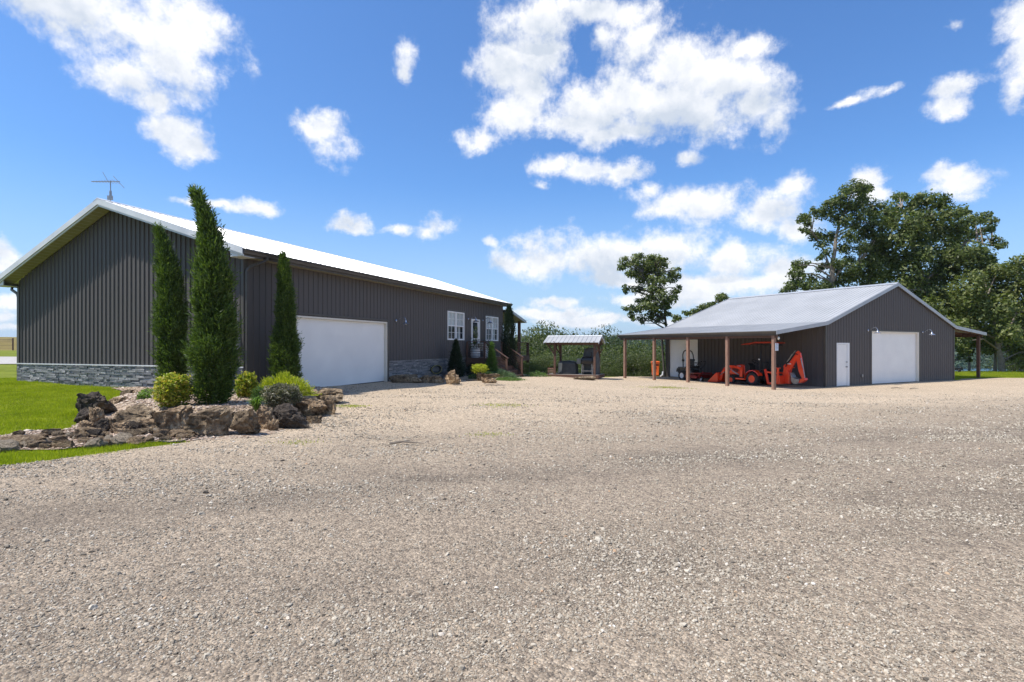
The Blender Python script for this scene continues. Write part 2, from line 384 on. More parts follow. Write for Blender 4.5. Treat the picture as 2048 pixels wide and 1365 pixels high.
# ------------------------------------------------------------ terrain
CT = np.array([(0,0,0),(0,3,0),(-5,8,0),(5,8,0),(0,12,0),(-6,12,.03),(8,14,-.1),(15,12,-.1),(-4.5,16,.12),(-7.2,16.2,.22),(-6.5,18,.2),(-4.9,22.3,.17),
 (-2.5,21,.02),(1,29.5,-.1),(0,33,-.2),(7,30,-.33),(5,25,-.18),(10,20,-.25),(15.3,26.8,-.42),(11.9,25.2,-.41),(21,30,-.42),(26,33,-.43),(10,36,-.42),(7,33,-.42),(20,38,-.42),
 (25,25,-.35),(35,30,-.4),(30,44,-.5),(45,46,-.5),(-7.6,15.3,.3),(-10.9,16.5,.34),(-17.2,18.8,.41),(-9,12.5,.2),(-14,14,.3),(-8,8,.0),(-9.5,9.5,.06),(-13,10,.12),(-20,20,.4),(-30,30,.45),
 (-47,52,.55),(-60,60,.55),(-86,95,.9),(-225,250,5.7),(-150,160,3.0),(-10,-5,0),(10,-5,0),(20,0,-.05),(-3,29,.0),(-15,35,.3),(-100,20,.6),(15,32,-.42),(12,29,-.42)])
def smooth(a, b, x):
    t = np.clip((x-a)/(b-a), 0, 1); return t*t*(3-2*t)
def hgt(X, Y):
    X = np.asarray(X, float); Y = np.asarray(Y, float); sh = X.shape; x = X.ravel(); y = Y.ravel()
    d2 = (x[:, None]-CT[:, 0])**2+(y[:, None]-CT[:, 1])**2
    w = 1/(d2+2.5)**1.7; z = (w*CT[:, 2]).sum(1)/w.sum(1)
    crest = 36+9*smooth(15, 22, x)
    s = np.maximum(0, y-crest); fade = smooth(-25, -8, x)
    k = np.clip(s/12, 0, 1)*fade
    z = z*(1-k)+(-.5)*k
    z = z-fade*(1-np.exp(-s*s/(s+7)/26))*19
    z = z+fade*smooth(370, 620, y)*(19+4*np.sin(x/150)+3*np.sin(x/61+1))
    z = z-smooth(300, 1200, y)*(1-fade)*9
    return z.reshape(sh)
def gz(x, y): return float(hgt(np.array([x]), np.array([y]))[0])
def axis(lo, hi, near0, near1, step, grow=1.18):
    a = list(np.arange(near0, near1+.01, step)); s = step
    while a[-1] < hi: s *= grow; a.append(a[-1]+s)
    s = step
    while a[0] > lo: s *= grow; a.insert(0, a[0]-s)
    return np.array(a)
GX = axis(-2500, 2500, -26, 40, 1.0); GY = axis(-60, 3500, -4, 50, 1.0)
def ground_mat():
    m = mat('lawn_ground', (.1, .14, .03), .9, 0, .1); g = G(m)
    co = g.co('Object')
    n = g.noise(.35, 6, .6, co); n2 = g.noise(30, 4, .7, co); n3 = g.noise(.05, 4, .55, co); n4 = g.noise(4, 5, .65, co)
    green = g.ramp(n.outputs[0], [(.3, (.11, .14, .010)), (.7, (.19, .22, .022))])
    green = g.mix(.8, green, g.ramp(n4.outputs[0], [(.3, (.6, .62, .6)), (.7, (1.4, 1.3, 1.3))]), 'MULTIPLY')
    green = g.mix(.6, green, g.ramp(n2.outputs[0], [(.3, (.5, .5, .5)), (.7, (1.5, 1.5, 1.5))]), 'MULTIPLY')
    dry = g.ramp(n.outputs[0], [(.3, (.15, .12, .035)), (.7, (.25, .18, .06))])
    sp = g.nt.nodes.new('ShaderNodeSeparateXYZ'); g.L(co, sp.inputs[0])
    far = g.math('MULTIPLY', g.math('SUBTRACT', sp.outputs[1], 88.0), .08, clamp=True)   # hay field beyond the fence
    left = g.math('MULTIPLY', g.math('SUBTRACT', -20.0, sp.outputs[0]), .05, clamp=True)
    g.color(g.mix(g.math('MULTIPLY', g.math('MULTIPLY', far, left), .9), green, dry))
    g.bump(n2.outputs[0], .5, .03); return m
M['lawn'] = ground_mat()
def grid_mesh(xs, ys, name, m, dz=0):
    XX, YY = np.meshgrid(xs, ys); Z = hgt(XX, YY)+dz
    v = np.stack([XX.ravel(), YY.ravel(), Z.ravel()], 1); nx = len(xs); ny = len(ys)
    i = np.arange(nx*ny).reshape(ny, nx)
    f = np.stack([i[:-1, :-1].ravel(), i[:-1, 1:].ravel(), i[1:, 1:].ravel(), i[1:, :-1].ravel()], 1)
    return mesh_np(name, v, f, m, smooth=True)
tag(grid_mesh(GX, GY, 'ground', M['lawn']), kind='structure')

def drape(name, poly, m, dz, xs=None, ys=None):
    bm = bmesh.new(); vs = [bm.verts.new((x, y, 0)) for x, y in poly]; bm.faces.new(vs)
    x0 = min(p[0] for p in poly); x1 = max(p[0] for p in poly); y0 = min(p[1] for p in poly); y1 = max(p[1] for p in poly)
    for x in (GX if xs is None else xs):
        if x0 < x < x1: bmesh.ops.bisect_plane(bm, geom=bm.verts[:]+bm.edges[:]+bm.faces[:], plane_co=(x, 0, 0), plane_no=(1, 0, 0))
    for y in (GY if ys is None else ys):
        if y0 < y < y1: bmesh.ops.bisect_plane(bm, geom=bm.verts[:]+bm.edges[:]+bm.faces[:], plane_co=(0, y, 0), plane_no=(0, 1, 0))
    co = np.array([v.co[:] for v in bm.verts]); z = hgt(co[:, 0], co[:, 1])
    for v, zz in zip(bm.verts, z): v.co.z = zz+dz
    bmesh.ops.recalc_face_normals(bm, faces=bm.faces)
    me = bpy.data.meshes.new(name); bm.to_mesh(me); bm.free()
    me.polygons.foreach_set('use_smooth', [True]*len(me.polygons))
    me.materials.append(m); o = bpy.data.objects.new(name, me); link(o); return o
def wiggle(pts, step=.35, amp=.05, closed=True):
    out = []; n = len(pts)
    for i in range(n if closed else n-1):
        a = Vector(pts[i]); b = Vector(pts[(i+1) % n]); L_ = (b-a).length; k = max(1, int(L_/step))
        nx = Vector((-(b-a).y, (b-a).x)).normalized()
        for j in range(k):
            p = a.lerp(b, j/k); am = amp if L_ < 40 else 0
            p = p+nx*am*2*noise.noise(Vector((p.x*1.3, p.y*1.3, 3)))+nx*am*noise.noise(Vector((p.x*5, p.y*5, 8)))
            out.append((p.x, p.y))
    return out
def gravel_mat():
    m = mat('gravel_ground', (.36, .31, .27), .9, 0, .2); g = G(m); co = g.co('Object')
    v = g.vor(58, co); v2 = g.vor(24, co); nf = g.noise(150, 3, .7, co)
    sep = g.nt.nodes.new('ShaderNodeSeparateColor'); g.L(v.outputs['Color'], sep.inputs[0])
    sep2 = g.nt.nodes.new('ShaderNodeSeparateColor'); g.L(v2.outputs['Color'], sep2.inputs[0])
    st = g.ramp(sep.outputs[0], [(0, (.14, .125, .115)), (.3, (.28, .245, .215)), (.7, (.42, .37, .32)), (1, (.64, .58, .52))])
    st2 = g.ramp(sep2.outputs[0], [(0, (.17, .15, .14)), (.3, (.34, .295, .255)), (.75, (.44, .385, .335)), (1, (.62, .55, .47))])
    col = g.mix(.4, st, st2)
    col = g.mix(.4, col, g.ramp(nf.outputs[0], [(.3, (.6, .6, .6)), (.7, (1.4, 1.4, 1.4))]), 'MULTIPLY')
    # packed dark wheel tracks and dusty pale areas
    sp = g.nt.nodes.new('ShaderNodeSeparateXYZ'); g.L(co, sp.inputs[0])
    wn = g.noise(.16, 3, .5, co); wob = g.math('MULTIPLY', g.math('SUBTRACT', wn.outputs[0], .5), 2.4)
    # tracks run across the view: coordinate along y bent with x
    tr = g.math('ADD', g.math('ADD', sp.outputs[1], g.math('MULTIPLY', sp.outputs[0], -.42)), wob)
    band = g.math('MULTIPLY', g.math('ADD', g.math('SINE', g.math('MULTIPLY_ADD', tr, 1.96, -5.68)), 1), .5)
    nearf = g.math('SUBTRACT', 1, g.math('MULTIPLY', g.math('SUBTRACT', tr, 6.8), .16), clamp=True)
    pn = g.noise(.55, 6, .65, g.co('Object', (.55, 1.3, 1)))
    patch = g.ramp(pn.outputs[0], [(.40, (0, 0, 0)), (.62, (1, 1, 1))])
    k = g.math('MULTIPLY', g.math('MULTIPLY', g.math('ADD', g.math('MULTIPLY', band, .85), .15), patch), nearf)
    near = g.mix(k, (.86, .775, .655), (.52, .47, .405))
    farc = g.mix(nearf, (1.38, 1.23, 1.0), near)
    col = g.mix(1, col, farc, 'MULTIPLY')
    big = g.noise(.25, 5, .6, co)
    col = g.mix(.6, col, g.ramp(big.outputs[0], [(.3, (.86, .85, .83)), (.7, (1.13, 1.12, 1.1))]), 'MULTIPLY')
    # brown dirt spots
    dn = g.noise(1.1, 5, .6, g.co('Object', (1, 1, 1)))
    col = g.mix(g.math('MULTIPLY', g.ramp(dn.outputs[0], [(.68, (0, 0, 0)), (.78, (1, 1, 1))]), .45), col, (.30, .22, .15))
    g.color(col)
    h = g.math('ADD', g.math('MULTIPLY', g.math('SUBTRACT', 1, v.outputs['Distance']), 1.0), g.math('MULTIPLY', sep.outputs[1], .8))
    h = g.math('ADD', h, g.math('MULTIPLY', g.math('SUBTRACT', 1, v2.outputs['Distance']), .9))
    h = g.math('ADD', h, g.math('MULTIPLY', g.noise(7, 5, .6, co).outputs[0], 1.2))
    g.bump(h, .85, .016); return m
M['gravel'] = gravel_mat()
# outline of the gravel yard, surveyed round the lawns, the buildings and the woods
lawn_edge = [at(-260, 1010, 0), at(0, 937, 0), at(120, 922, 0), at(250, 905, 0), at(345, 893, .0), at(372, 889, .0)]
bed_front = [at(420, 880, .0), at(500, 876, .0), at(560, 864, .0), at(612, 856, 0), at(640, 838, 0), at(668, 815, .03), at(690, 795, .1)]
HO = Vector((-7.568, 15.503)); HD = Vector((.34678, .93795)); HW = Vector((.93795, -.34678))
def H2(w, t): p = HO+HD*t+HW*w; return (p.x, p.y)
SO = Vector((15.293, 26.829)); SB = Vector((.87783, .47897)); SE = Vector((-.47897, .87783))
def S2(p, q): r = SO+SB*p+SE*q; return (r.x, r.y)
poly = [(-60, -40), (-40, -6)]+[(p.x, p.y) for p in lawn_edge+bed_front]
poly += [H2(.3, 1.4), H2(-.3, 1.9), H2(-.3, 7.25), H2(.9, 7.4), H2(1.6, 11.2), H2(2.4, 12.2), H2(2.9, 13.4), H2(2.9, 14.4), H2(2.5, 14.7), H2(2.5, 16.9), H2(2.3, 17.6), H2(1.6, 20), (0.4, 35.2), (3, 34.9), (5.5, 34.4), (8.2, 37.2)]
poly += [S2(-4.3, 12.2), S2(1, 12.4), S2(1, 8), S2(12.2, 8), S2(12.6, -.3), S2(14.4, .35), S2(17.2, -.4), S2(20.4, -2.6), (38, 30.0), (80, 33), (90, -40)]
gravel = tag(drape('gravel_drive', wiggle(poly, .5, .07), M['gravel'], .02), kind='structure')

# far gravel lane past the field fence
M['lane'] = grime(mat('pale_lane', (.38, .35, .31), .9), (.33, .3, .27), (.45, .42, .38), 3)
lane = [(-200, 196), (-90, 76), (-58, 56), (-35, 50), (-20, 50), (-20, 38), (-36, 36), (-52, 39), (-75, 52), (-200, 160)]
tag(drape('gravel_lane', lane, M['lane'], .04), kind='structure')
# water
wm = mat('lake_water', (.10, .20, .30), .12, 0, .5); g = G(wm); g.bump(g.noise(.6, 4).outputs[0], .35, .3)
o = MB().add([(150, 130, -14), (900, 130, -14), (900, 520, -14), (150, 520, -14)], [(0, 1, 2, 3)]).build('lake_water', wm); tag(o, kind='structure')

# ------------------------------------------------------------ loose stones on the gravel (uncountable)
def in_poly(px, py, poly):
    ins = np.zeros(len(px), bool); n = len(poly)
    for i in range(n):
        x1, y1 = poly[i]; x2, y2 = poly[(i+1) % n]
        if y1 == y2: continue
        c = ((y1 > py) != (y2 > py)) & (px < (x2-x1)*(py-y1)/(y2-y1)+x1); ins ^= c
    return ins
def stones(n=400000):
    u = nr.random(n); y0, y1 = 1.9, 24.0
    Y = y0*(y1/y0)**u; X = (nr.random(n)*2-1)*(Y*1.02+.6)
    keep = in_poly(X, Y, poly)
    # clumpier in loose patches
    cl = np.array([noise.fractal(Vector((x*.42, y*1.1, 4.0)), .8, 2.0, 4) for x, y in zip(X, Y)])
    keep &= nr.random(n) < np.clip(.58+.75*cl, .12, 1)*np.clip((24-Y)/12, 0, 1)
    X = X[keep]; Y = Y[keep]; n = len(X)
    s = .0034*np.sqrt(np.maximum(Y, 2.5)/2.5)*np.exp(nr.normal(0, .42, n)+.35*cl[keep]); s = np.minimum(s, .026)
    big = nr.random(n) < .0012; s[big] *= 1.8
    Z = hgt(X, Y)+.02+s*.28
    me = bpy.data.meshes.new('loose_stones'); me.vertices.add(n)
    me.vertices.foreach_set('co', np.stack([X, Y, Z], 1).astype(np.float32).ravel())
    sc3 = np.stack([s*nr.uniform(.8, 1.5, n), s*nr.uniform(.7, 1.2, n), s*nr.uniform(.45, .85, n)], 1)
    ro = np.stack([nr.normal(0, .35, n), nr.normal(0, .35, n), nr.uniform(0, 6.28, n)], 1)
    for nm, arr in (('scl', sc3), ('rot', ro)):
        a = me.attributes.new(nm, 'FLOAT_VECTOR', 'POINT'); a.data.foreach_set('vector', arr.astype(np.float32).ravel())
    o = bpy.data.objects.new('loose_stones', me); link(o); tag(o, 'pale and grey gravel stones lying loose over the drive', 'gravel', kind='stuff')
    m = mat('loose_stone', (.4, .36, .32), .85, 0, .25); g = G(m)
    oi = g.nt.nodes.new('ShaderNodeObjectInfo').outputs['Random']
    g.color(g.ramp(oi, [(0, (.085, .07, .055)), (.03, (.18, .15, .115)), (.3, (.30, .25, .19)), (.7, (.395, .34, .262)), (.965, (.53, .465, .37)), (.99, (.66, .60, .52)), (.995, (.46, .34, .22)), (1, (.45, .28, .17))]))
    me.materials.append(m)
    ng = bpy.data.node_groups.new('stones', 'GeometryNodeTree')
    ng.interface.new_socket('Geometry', in_out='INPUT', socket_type='NodeSocketGeometry')
    ng.interface.new_socket('Geometry', in_out='OUTPUT', socket_type='NodeSocketGeometry')
    gi = ng.nodes.new('NodeGroupInput'); go = ng.nodes.new('NodeGroupOutput'); L = ng.links.new
    m2p = ng.nodes.new('GeometryNodeMeshToPoints'); L(gi.outputs[0], m2p.inputs[0])
    join = ng.nodes.new('GeometryNodeJoinGeometry')
    for k in range(3):
        ico = ng.nodes.new('GeometryNodeMeshIcoSphere'); ico.inputs['Radius'].default_value = 1; ico.inputs['Subdivisions'].default_value = 1 if k else 2
        sp = ng.nodes.new('GeometryNodeSetPosition'); nt = ng.nodes.new('ShaderNodeTexNoise'); nt.inputs['Scale'].default_value = .9+.2*k
        pos = ng.nodes.new('GeometryNodeInputPosition'); ad = ng.nodes.new('ShaderNodeVectorMath'); ad.operation = 'ADD'; ad.inputs[1].default_value = (k*5.3, k*2.1, 1)
        L(pos.outputs[0], ad.inputs[0]); L(ad.outputs[0], nt.inputs['Vector'])
        sb = ng.nodes.new('ShaderNodeVectorMath'); sb.operation = 'SUBTRACT'; sb.inputs[1].default_value = (.5, .5, .5); L(nt.outputs['Color'], sb.inputs[0])
        scn = ng.nodes.new('ShaderNodeVectorMath'); scn.operation = 'SCALE'; scn.inputs['Scale'].default_value = 1.6; L(sb.outputs[0], scn.inputs[0])
        L(ico.outputs['Mesh'], sp.inputs['Geometry']); L(scn.outputs[0], sp.inputs['Offset'])
        sm = ng.nodes.new('GeometryNodeSetMaterial'); sm.inputs['Material'].default_value = m; L(sp.outputs[0], sm.inputs[0])
        ss = ng.nodes.new('GeometryNodeSetShadeSmooth'); ss.inputs['Shade Smooth'].default_value = False; L(sm.outputs[0], ss.inputs[0])
        iop = ng.nodes.new('GeometryNodeInstanceOnPoints')
        idx = ng.nodes.new('GeometryNodeInputIndex'); md = ng.nodes.new('ShaderNodeMath'); md.operation = 'MODULO'; md.inputs[1].default_value = 3; L(idx.outputs[0], md.inputs[0])
        cp = ng.nodes.new('ShaderNodeMath'); cp.operation = 'COMPARE'; cp.inputs[1].default_value = k; cp.inputs[2].default_value = .1; L(md.outputs[0], cp.inputs[0])
        L(cp.outputs[0], iop.inputs['Selection']); L(m2p.outputs[0], iop.inputs['Points']); L(ss.outputs[0], iop.inputs['Instance'])
        for nm, inp in (('scl', 'Scale'), ('rot', 'Rotation')):
            at_ = ng.nodes.new('GeometryNodeInputNamedAttribute'); at_.data_type = 'FLOAT_VECTOR'; at_.inputs['Name'].default_value = nm
            L(at_.outputs[0], iop.inputs[inp])
        L(iop.outputs[0], join.inputs[0])
    L(join.outputs[0], go.inputs[0])
    md_ = o.modifiers.new('stones', 'NODES'); md_.node_group = ng
stones()

# ------------------------------------------------------------ grass blades (real mesh)
def blades(name, P, h, w, m, label, lean=.45):
    n = len(P); a = nr.uniform(0, 6.283, n); hh = h*nr.uniform(.55, 1.25, n)*(1+.35*np.sin(P[:, 0]*2.3+np.sin(P[:, 1]*1.7)*2)*np.sin(P[:, 1]*3.1))
    dx = np.cos(a)*w/2; dy = np.sin(a)*w/2; la = nr.uniform(0, 6.283, n); ll = hh*nr.uniform(.05, lean, n)
    v = np.zeros((n, 3, 3)); v[:, 0] = P-np.stack([dx, dy, 0*dx], 1); v[:, 1] = P+np.stack([dx, dy, 0*dx], 1)
    v[:, 2] = P+np.stack([np.cos(la)*ll, np.sin(la)*ll, hh], 1)
    o = mesh_np(name, v.reshape(-1, 3), np.arange(3*n).reshape(n, 3), m); return tag(o, label, 'grass', kind='stuff')
bed_poly = [(p.x, p.y) for p in [at(214, 822, .1), at(226, 850, 0), at(270, 858, 0), at(330, 862, 0), at(400, 866, .0), at(500, 864, .0), at(560, 852, .0), at(605, 845, 0), at(628, 828, 0), at(655, 808, .03), at(680, 790, .1)]]+[H2(.35, 1.3), H2(.05, 1.2), H2(.05, -.1), H2(-3.9, -.12), H2(-4.6, -.55)]+[(p.x, p.y) for p in [at(262, 792, .25), at(225, 805, .15)]]
creek_poly = [(p.x, p.y) for p in [at(-200, 900, 0), at(0, 878, .03), at(60, 868, .03), at(130, 866, .04), at(180, 845, .06), at(225, 845, .08), at(420, 868, .0), at(430, 882, 0), at(372, 889, 0), at(330, 888, 0), at(230, 892, 0), at(120, 905, 0), at(0, 905, 0), at(-200, 935, 0)]]
def lawn_pts(n, x0, x1, y0, y1, polys_out, dens=None):
    u = nr.random(n); Y = y0*(y1/y0)**u if dens else y0+(y1-y0)*u
    X = x0+(x1-x0)*nr.random(n); k = np.ones(n, bool)
    jx = .10*np.sin(X*9+3*np.sin(Y*5))+nr.normal(0, .05, n); jy = .10*np.sin(Y*11+2*np.sin(X*7))+nr.normal(0, .05, n)
    for q in polys_out: k &= ~in_poly(X+jx, Y+jy, q)
    return X[k], Y[k]
house_poly = [H2(.0, -.12), H2(0, 21), H2(-10.3, 21), H2(-10.3, -.12)]
gap_poly = [(p.x, p.y) for p in [at(214, 815, .1), at(190, 850, 0), at(260, 880, 0), at(420, 884, 0), at(520, 880, 0), at(640, 850, 0), at(700, 795, 0), at(560, 780, .2), at(300, 800, .2)]]
X, Y = lawn_pts(620000, -21, -3.5, 6.2, 20.5, [poly, bed_poly, creek_poly, house_poly, gap_poly], True)
k = X > -1.02*Y-1.0; X = X[k]; Y = Y[k]
blades('lawn_grass', np.stack([X, Y, hgt(X, Y)-.003], 1), .052, .010, M['grass_blade'], 'bright green mown grass before the stone-based gable wall')
X, Y = lawn_pts(200000, 20, 52, 29, 47, [poly, [S2(0, 0), S2(12.7, 0), S2(12.7, 10.7), S2(0, 10.7)]])
k = X < 1.02*Y+2; X = X[k]; Y = Y[k]
blades('lawn_grass', np.stack([X, Y, hgt(X, Y)-.003], 1), .07, .028, M['grass_blade'], 'green and yellow mown grass right of the workshop')

# ------------------------------------------------------------ garden bed soil and mulch
def mulch_mat(c0, c1, c2, s=28):
    m = mat('mulch', c1, .9, 0, .15); g = G(m); v = g.vor(s, g.co('Object', (1, 1.7, 1)))
    sep = g.nt.nodes.new('ShaderNodeSeparateColor'); g.L(v.outputs['Color'], sep.inputs[0])
    col = g.ramp(sep.outputs[0], [(0, c0), (.5, c1), (1, c2)])
    g.color(g.mix(.5, col, g.ramp(g.noise(3, 5, .6).outputs[0], [(.3, (.6, .6, .6)), (.7, (1.3, 1.3, 1.3))]), 'MULTIPLY'))
    h = g.math('ADD', g.math('SUBTRACT', 1, v.outputs['Distance']), g.math('MULTIPLY', sep.outputs[1], .8)); g.bump(h, .9, .03); return m
M['mulch'] = mulch_mat((.16, .105, .065), (.44, .325, .22), (.64, .52, .39))
M['creekgravel'] = mulch_mat((.14, .09, .06), (.36, .26, .19), (.60, .50, .40), 20)
def mound(name, pl, m, top, rise, label_kind='structure'):
    o = drape(name, wiggle(pl, .3, .03), m, .03, np.arange(-24, 12, .22), np.arange(6, 32, .22)); me = o.data
    co = np.array([v.co[:] for v in me.vertices]); P = np.array(pl); n = len(P); d = np.full(len(co), 1e9)
    for i in range(n):
        a = P[i]; b = P[(i+1) % n]; ab = b-a; t = np.clip(((co[:, :2]-a)@ab)/(ab@ab), 0, 1)
        d = np.minimum(d, np.linalg.norm(co[:, :2]-(a+t[:, None]*ab), axis=1))
    for v, dd in zip(me.vertices, d):
        k = min(1, dd/rise); z = v.co.z+(top-v.co.z)*(k*k*(3-2*k)) if top > v.co.z else v.co.z
        v.co.z = z+.03*k*noise.noise(Vector((v.co.x*2.5, v.co.y*2.5, 0)))
    return tag(o, kind=label_kind)
mound('garden_bed', bed_poly, M['mulch'], .40, .55)
tag(drape('dry_creek_bed', wiggle(creek_poly, .3, .06), M['creekgravel'], .028), kind='structure')
tag(drape('soil_strip', wiggle(gap_poly, .3, .04), M['creekgravel'], .024), kind='structure')
bed2 = [H2(-.0, 7.45), H2(.9, 7.5), H2(1.4, 9), H2(1.6, 11.2), H2(2.4, 12.2), H2(2.9, 13.4), H2(2.9, 14.4), H2(2.5, 14.7), H2(2.5, 16.9), H2(2.3, 17.6), H2(1.6, 20), H2(0, 20)]
mound('garden_bed', bed2, M['mulch'], .12, .8)
def bed_z(x, y):
    P = np.array(bed_poly); n = len(P); p = np.array([x, y])
    if not in_poly(np.array([x]), np.array([y]), bed_poly)[0]: return gz(x, y)+.03
    d = 1e9
    for i in range(n):
        a = P[i]; b = P[(i+1) % n]; ab = b-a; t = np.clip(((p-a)@ab)/(ab@ab), 0, 1); d = min(d, np.linalg.norm(p-(a+t*ab)))
    z = gz(x, y)+.03; k = min(1, d/.55); return z+max(0, .40-z)*(k*k*(3-2*k))
# scattered mulch chips and pebbles
def chips(name, pl, n, s, m, label, cat, zf=None):
    P = np.array(pl); x0, y0 = P.min(0); x1, y1 = P.max(0)
    X = nr.uniform(x0, x1, n); Y = nr.uniform(y0, y1, n); k = in_poly(X, Y, pl); X = X[k]; Y = Y[k]; n = len(X)
    Z = np.array([zf(a, b) for a, b in zip(X, Y)]) if zf else hgt(X, Y)+.03
    base = np.array([(1, 0, 0), (-.5, .8, 0), (-.6, -.7, 0), (.1, 0, .8), (0, 0, -.6)])
    F = np.array([(0, 1, 3), (1, 2, 3), (2, 0, 3), (1, 0, 4), (2, 1, 4), (0, 2, 4)])
    a = nr.uniform(0, 6.28, n); ca, sa = np.cos(a), np.sin(a); ss = s*np.exp(nr.normal(0, .4, n)); el = nr.uniform(1, 2.2, n)
    b = base[None]*np.stack([el, np.ones(n), nr.uniform(.3, .7, n)], 1)[:, None, :]*ss[:, None, None]*nr.uniform(.75, 1.2, (n, 5, 1))
    v = np.stack([b[..., 0]*ca[:, None]-b[..., 1]*sa[:, None], b[..., 0]*sa[:, None]+b[..., 1]*ca[:, None], b[..., 2]], 2)+np.stack([X, Y, Z+ss*.1], 1)[:, None, :]
    f = (F[None]+np.arange(n)[:, None, None]*5).reshape(-1, 3)
    return tag(mesh_np(name, v.reshape(-1, 3), f, m), label, cat, kind='stuff')
def isl_mat(name, stops, rough=.85):
    m = mat(name, stops[1], rough, 0, .2); g = G(m); r = g.nt.nodes.new('ShaderNodeNewGeometry').outputs['Random Per Island']
    g.color(g.ramp(r, [(i/(len(stops)-1), c) for i, c in enumerate(stops)])); return m
M['chips'] = isl_mat('wood_chips', [(.14, .09, .06), (.38, .27, .20), (.52, .40, .31), (.66, .56, .46)])
chips('wood_chips', bed_poly, 16000, .022, M['chips'], 'pale tan wood chips covering the raised rock-edged bed', 'mulch', bed_z)
chips('creek_pebbles', creek_poly, 9000, .020, M['chips'], 'tan and white pebbles between the flat creek rocks', 'pebbles')

# ------------------------------------------------------------ rocks
def rock_mesh(seed, sub=4, rough=.42, flat=1.0, pits=.4, cuts=13):
    rr_ = random.Random(int(seed*100)); PL = [(Vector((rr_.gauss(0, 1), rr_.gauss(0, 1), rr_.gauss(0, 1))).normalized(), rr_.uniform(.62, .92)) for _ in range(cuts)]
    bm = bmesh.new(); bmesh.ops.create_icosphere(bm, subdivisions=sub, radius=1); o = Vector((seed*7.3, seed*3.1, seed*1.7))
    for v in bm.verts:
        p = v.co.normalized()
        # squarish block with broken faces
        q = Vector([math.copysign(abs(c)**.62, c) for c in p]); q = q/max(abs(c) for c in q)*.55+p*.45
        n1 = noise.fractal(p*1.1+o, .9, 2.1, 3); n2 = noise.turbulence(p*3.1+o, 4, False)
        cell = noise.voronoi(p*2.2+o)[0][0]
        r = 1+rough*.75*n1-pits*max(0, .30-cell)*1.7
        c = q*r
        for (pn, pd) in PL:
            e_ = c.dot(pn)-pd
            if e_ > 0: c = c-pn*e_*.9
        c = c*(1-.24*(n2-.6)+.07*noise.noise(p*7+o)+.03*noise.noise(p*19+o))
        v.co = c; v.co.z *= flat
    me = bpy.data.meshes.new('rock'); bm.to_mesh(me); bm.free()
    me.polygons.foreach_set('use_smooth', [True]*len(me.polygons))
    try: me.set_sharp_from_angle(angle=R(34))
    except Exception: pass
    return me
rock_n = [0]
def rock(px0, px1, yt, yb, m, label, zb=None, name='boulder', dep=.8, rz=None, group=None, sub=5, lift=0, rough=.56, back=0, cat='rock'):
    pxc = (px0+px1)/2; zb = 0 if zb is None else zb
    for _ in range(3):
        b = at(pxc, yb, zb)
        if lift == 0: zb = gz(b.x, b.y)
        else: zb = lift; b = at(pxc, yb, zb); break
    Y = b.y; w = (px1-px0)*Y/FPX; h = (yb-yt)*Y/FPX*.98
    rock_n[0] += 1; me = rock_mesh(rock_n[0]+.37, sub, rough); me.materials.append(m)
    co = np.array([v.co[:] for v in me.vertices]); mn = co.min(0); mx = co.max(0)
    o = bpy.data.objects.new(name, me)
    for v in me.vertices:
        v.co.x = (v.co.x-(mn[0]+mx[0])/2)/(mx[0]-mn[0])*w*1.14
        v.co.y = (v.co.y-(mn[1]+mx[1])/2)/(mx[1]-mn[1])*w*dep
        v.co.z = (v.co.z-mn[2])/(mx[2]-mn[2])*(h+.05)-.05
    q_ = 1+(w*dep*.42+back)/b.y; o.location = (b.x*q_, b.y*q_, zb); link(o); o.rotation_euler.z = rnd.uniform(-.12, .12) if rz is None else rz
    return tag(o, label, cat, group)
g1 = 'boulders edging the raised bed'
rock(155, 221, 788, 838, M['rock_dark'], 'dark pitted boulder standing highest at the left end of the rock wall', group=g1, dep=.9)
rock(152, 192, 820, 852, M['rock_dark'], 'small dark rock tucked under the tall dark boulder, leftmost of the wall', group=g1)
rock(180, 205, 815, 858, M['rock_tan'], 'upright tan knobby rock in front of the dark pitted boulder', group=g1)
rock(203, 236, 838, 862, M['rock_grey'], 'low rounded grey-brown rock beside the upright tan rock', group=g1)
rock(226, 320, 811, 862, M['rock_grey'], 'wide flat-topped grey block left of the big square block', group=g1, dep=.6)
rock(246, 290, 842, 868, M['rock_dark'], 'dark low rock at the foot of the wide flat-topped grey block', group=g1, dep=.4)
rock(284, 322, 838, 868, M['rock_tan'], 'small smooth tan rock wedged between the wide flat-topped and the big square block', group=g1)
rock(315, 386, 810, 869, M['rock_tan'], 'big square tan block below the yellow-orange bush', group=g1)
rock(368, 396, 844, 873, M['rock_tan'], 'small tan filler rock between the two biggest blocks', group=g1, back=.05)
rock(376, 462, 815, 877, M['rock_grey'], 'biggest grey-brown block below the tall juniper', group=g1)
rock(459, 515, 814, 875, M['rock_grey'], 'cracked grey block right of the biggest block', group=g1)
rock(510, 548, 815, 862, M['rock_tan'], 'ragged light brown rock below the yellow-green grass tuft', group=g1)
rock(537, 556, 838, 865, M['rock_tan'], 'small upright smooth rock leaning on the dark humped boulder', group=g1)
rock(548, 622, 808, 861, M['rock_dark'], 'dark humped boulder near the right corner of the wall', group=g1)
rock(612, 641, 832, 850, M['rock_grey'], 'low jagged dark rock jutting out onto the gravel', group=g1)
rock(588, 652, 792, 838, M['rock_tan'], 'tan flat-topped rock above the dark humped boulder', group=g1)
rock(640, 672, 793, 832, M['rock_tan'], 'knobby tan boulder at the right end of the wall', group=g1)
rock(624, 687, 780, 812, M['rock_grey'], 'flat wide capstone nearest the garage door', group=g1, dep=.9)
rock(262, 296, 802, 822, M['rock_tan'], 'tan rock half sunk in the bed behind the wide flat-topped block', group=g1)
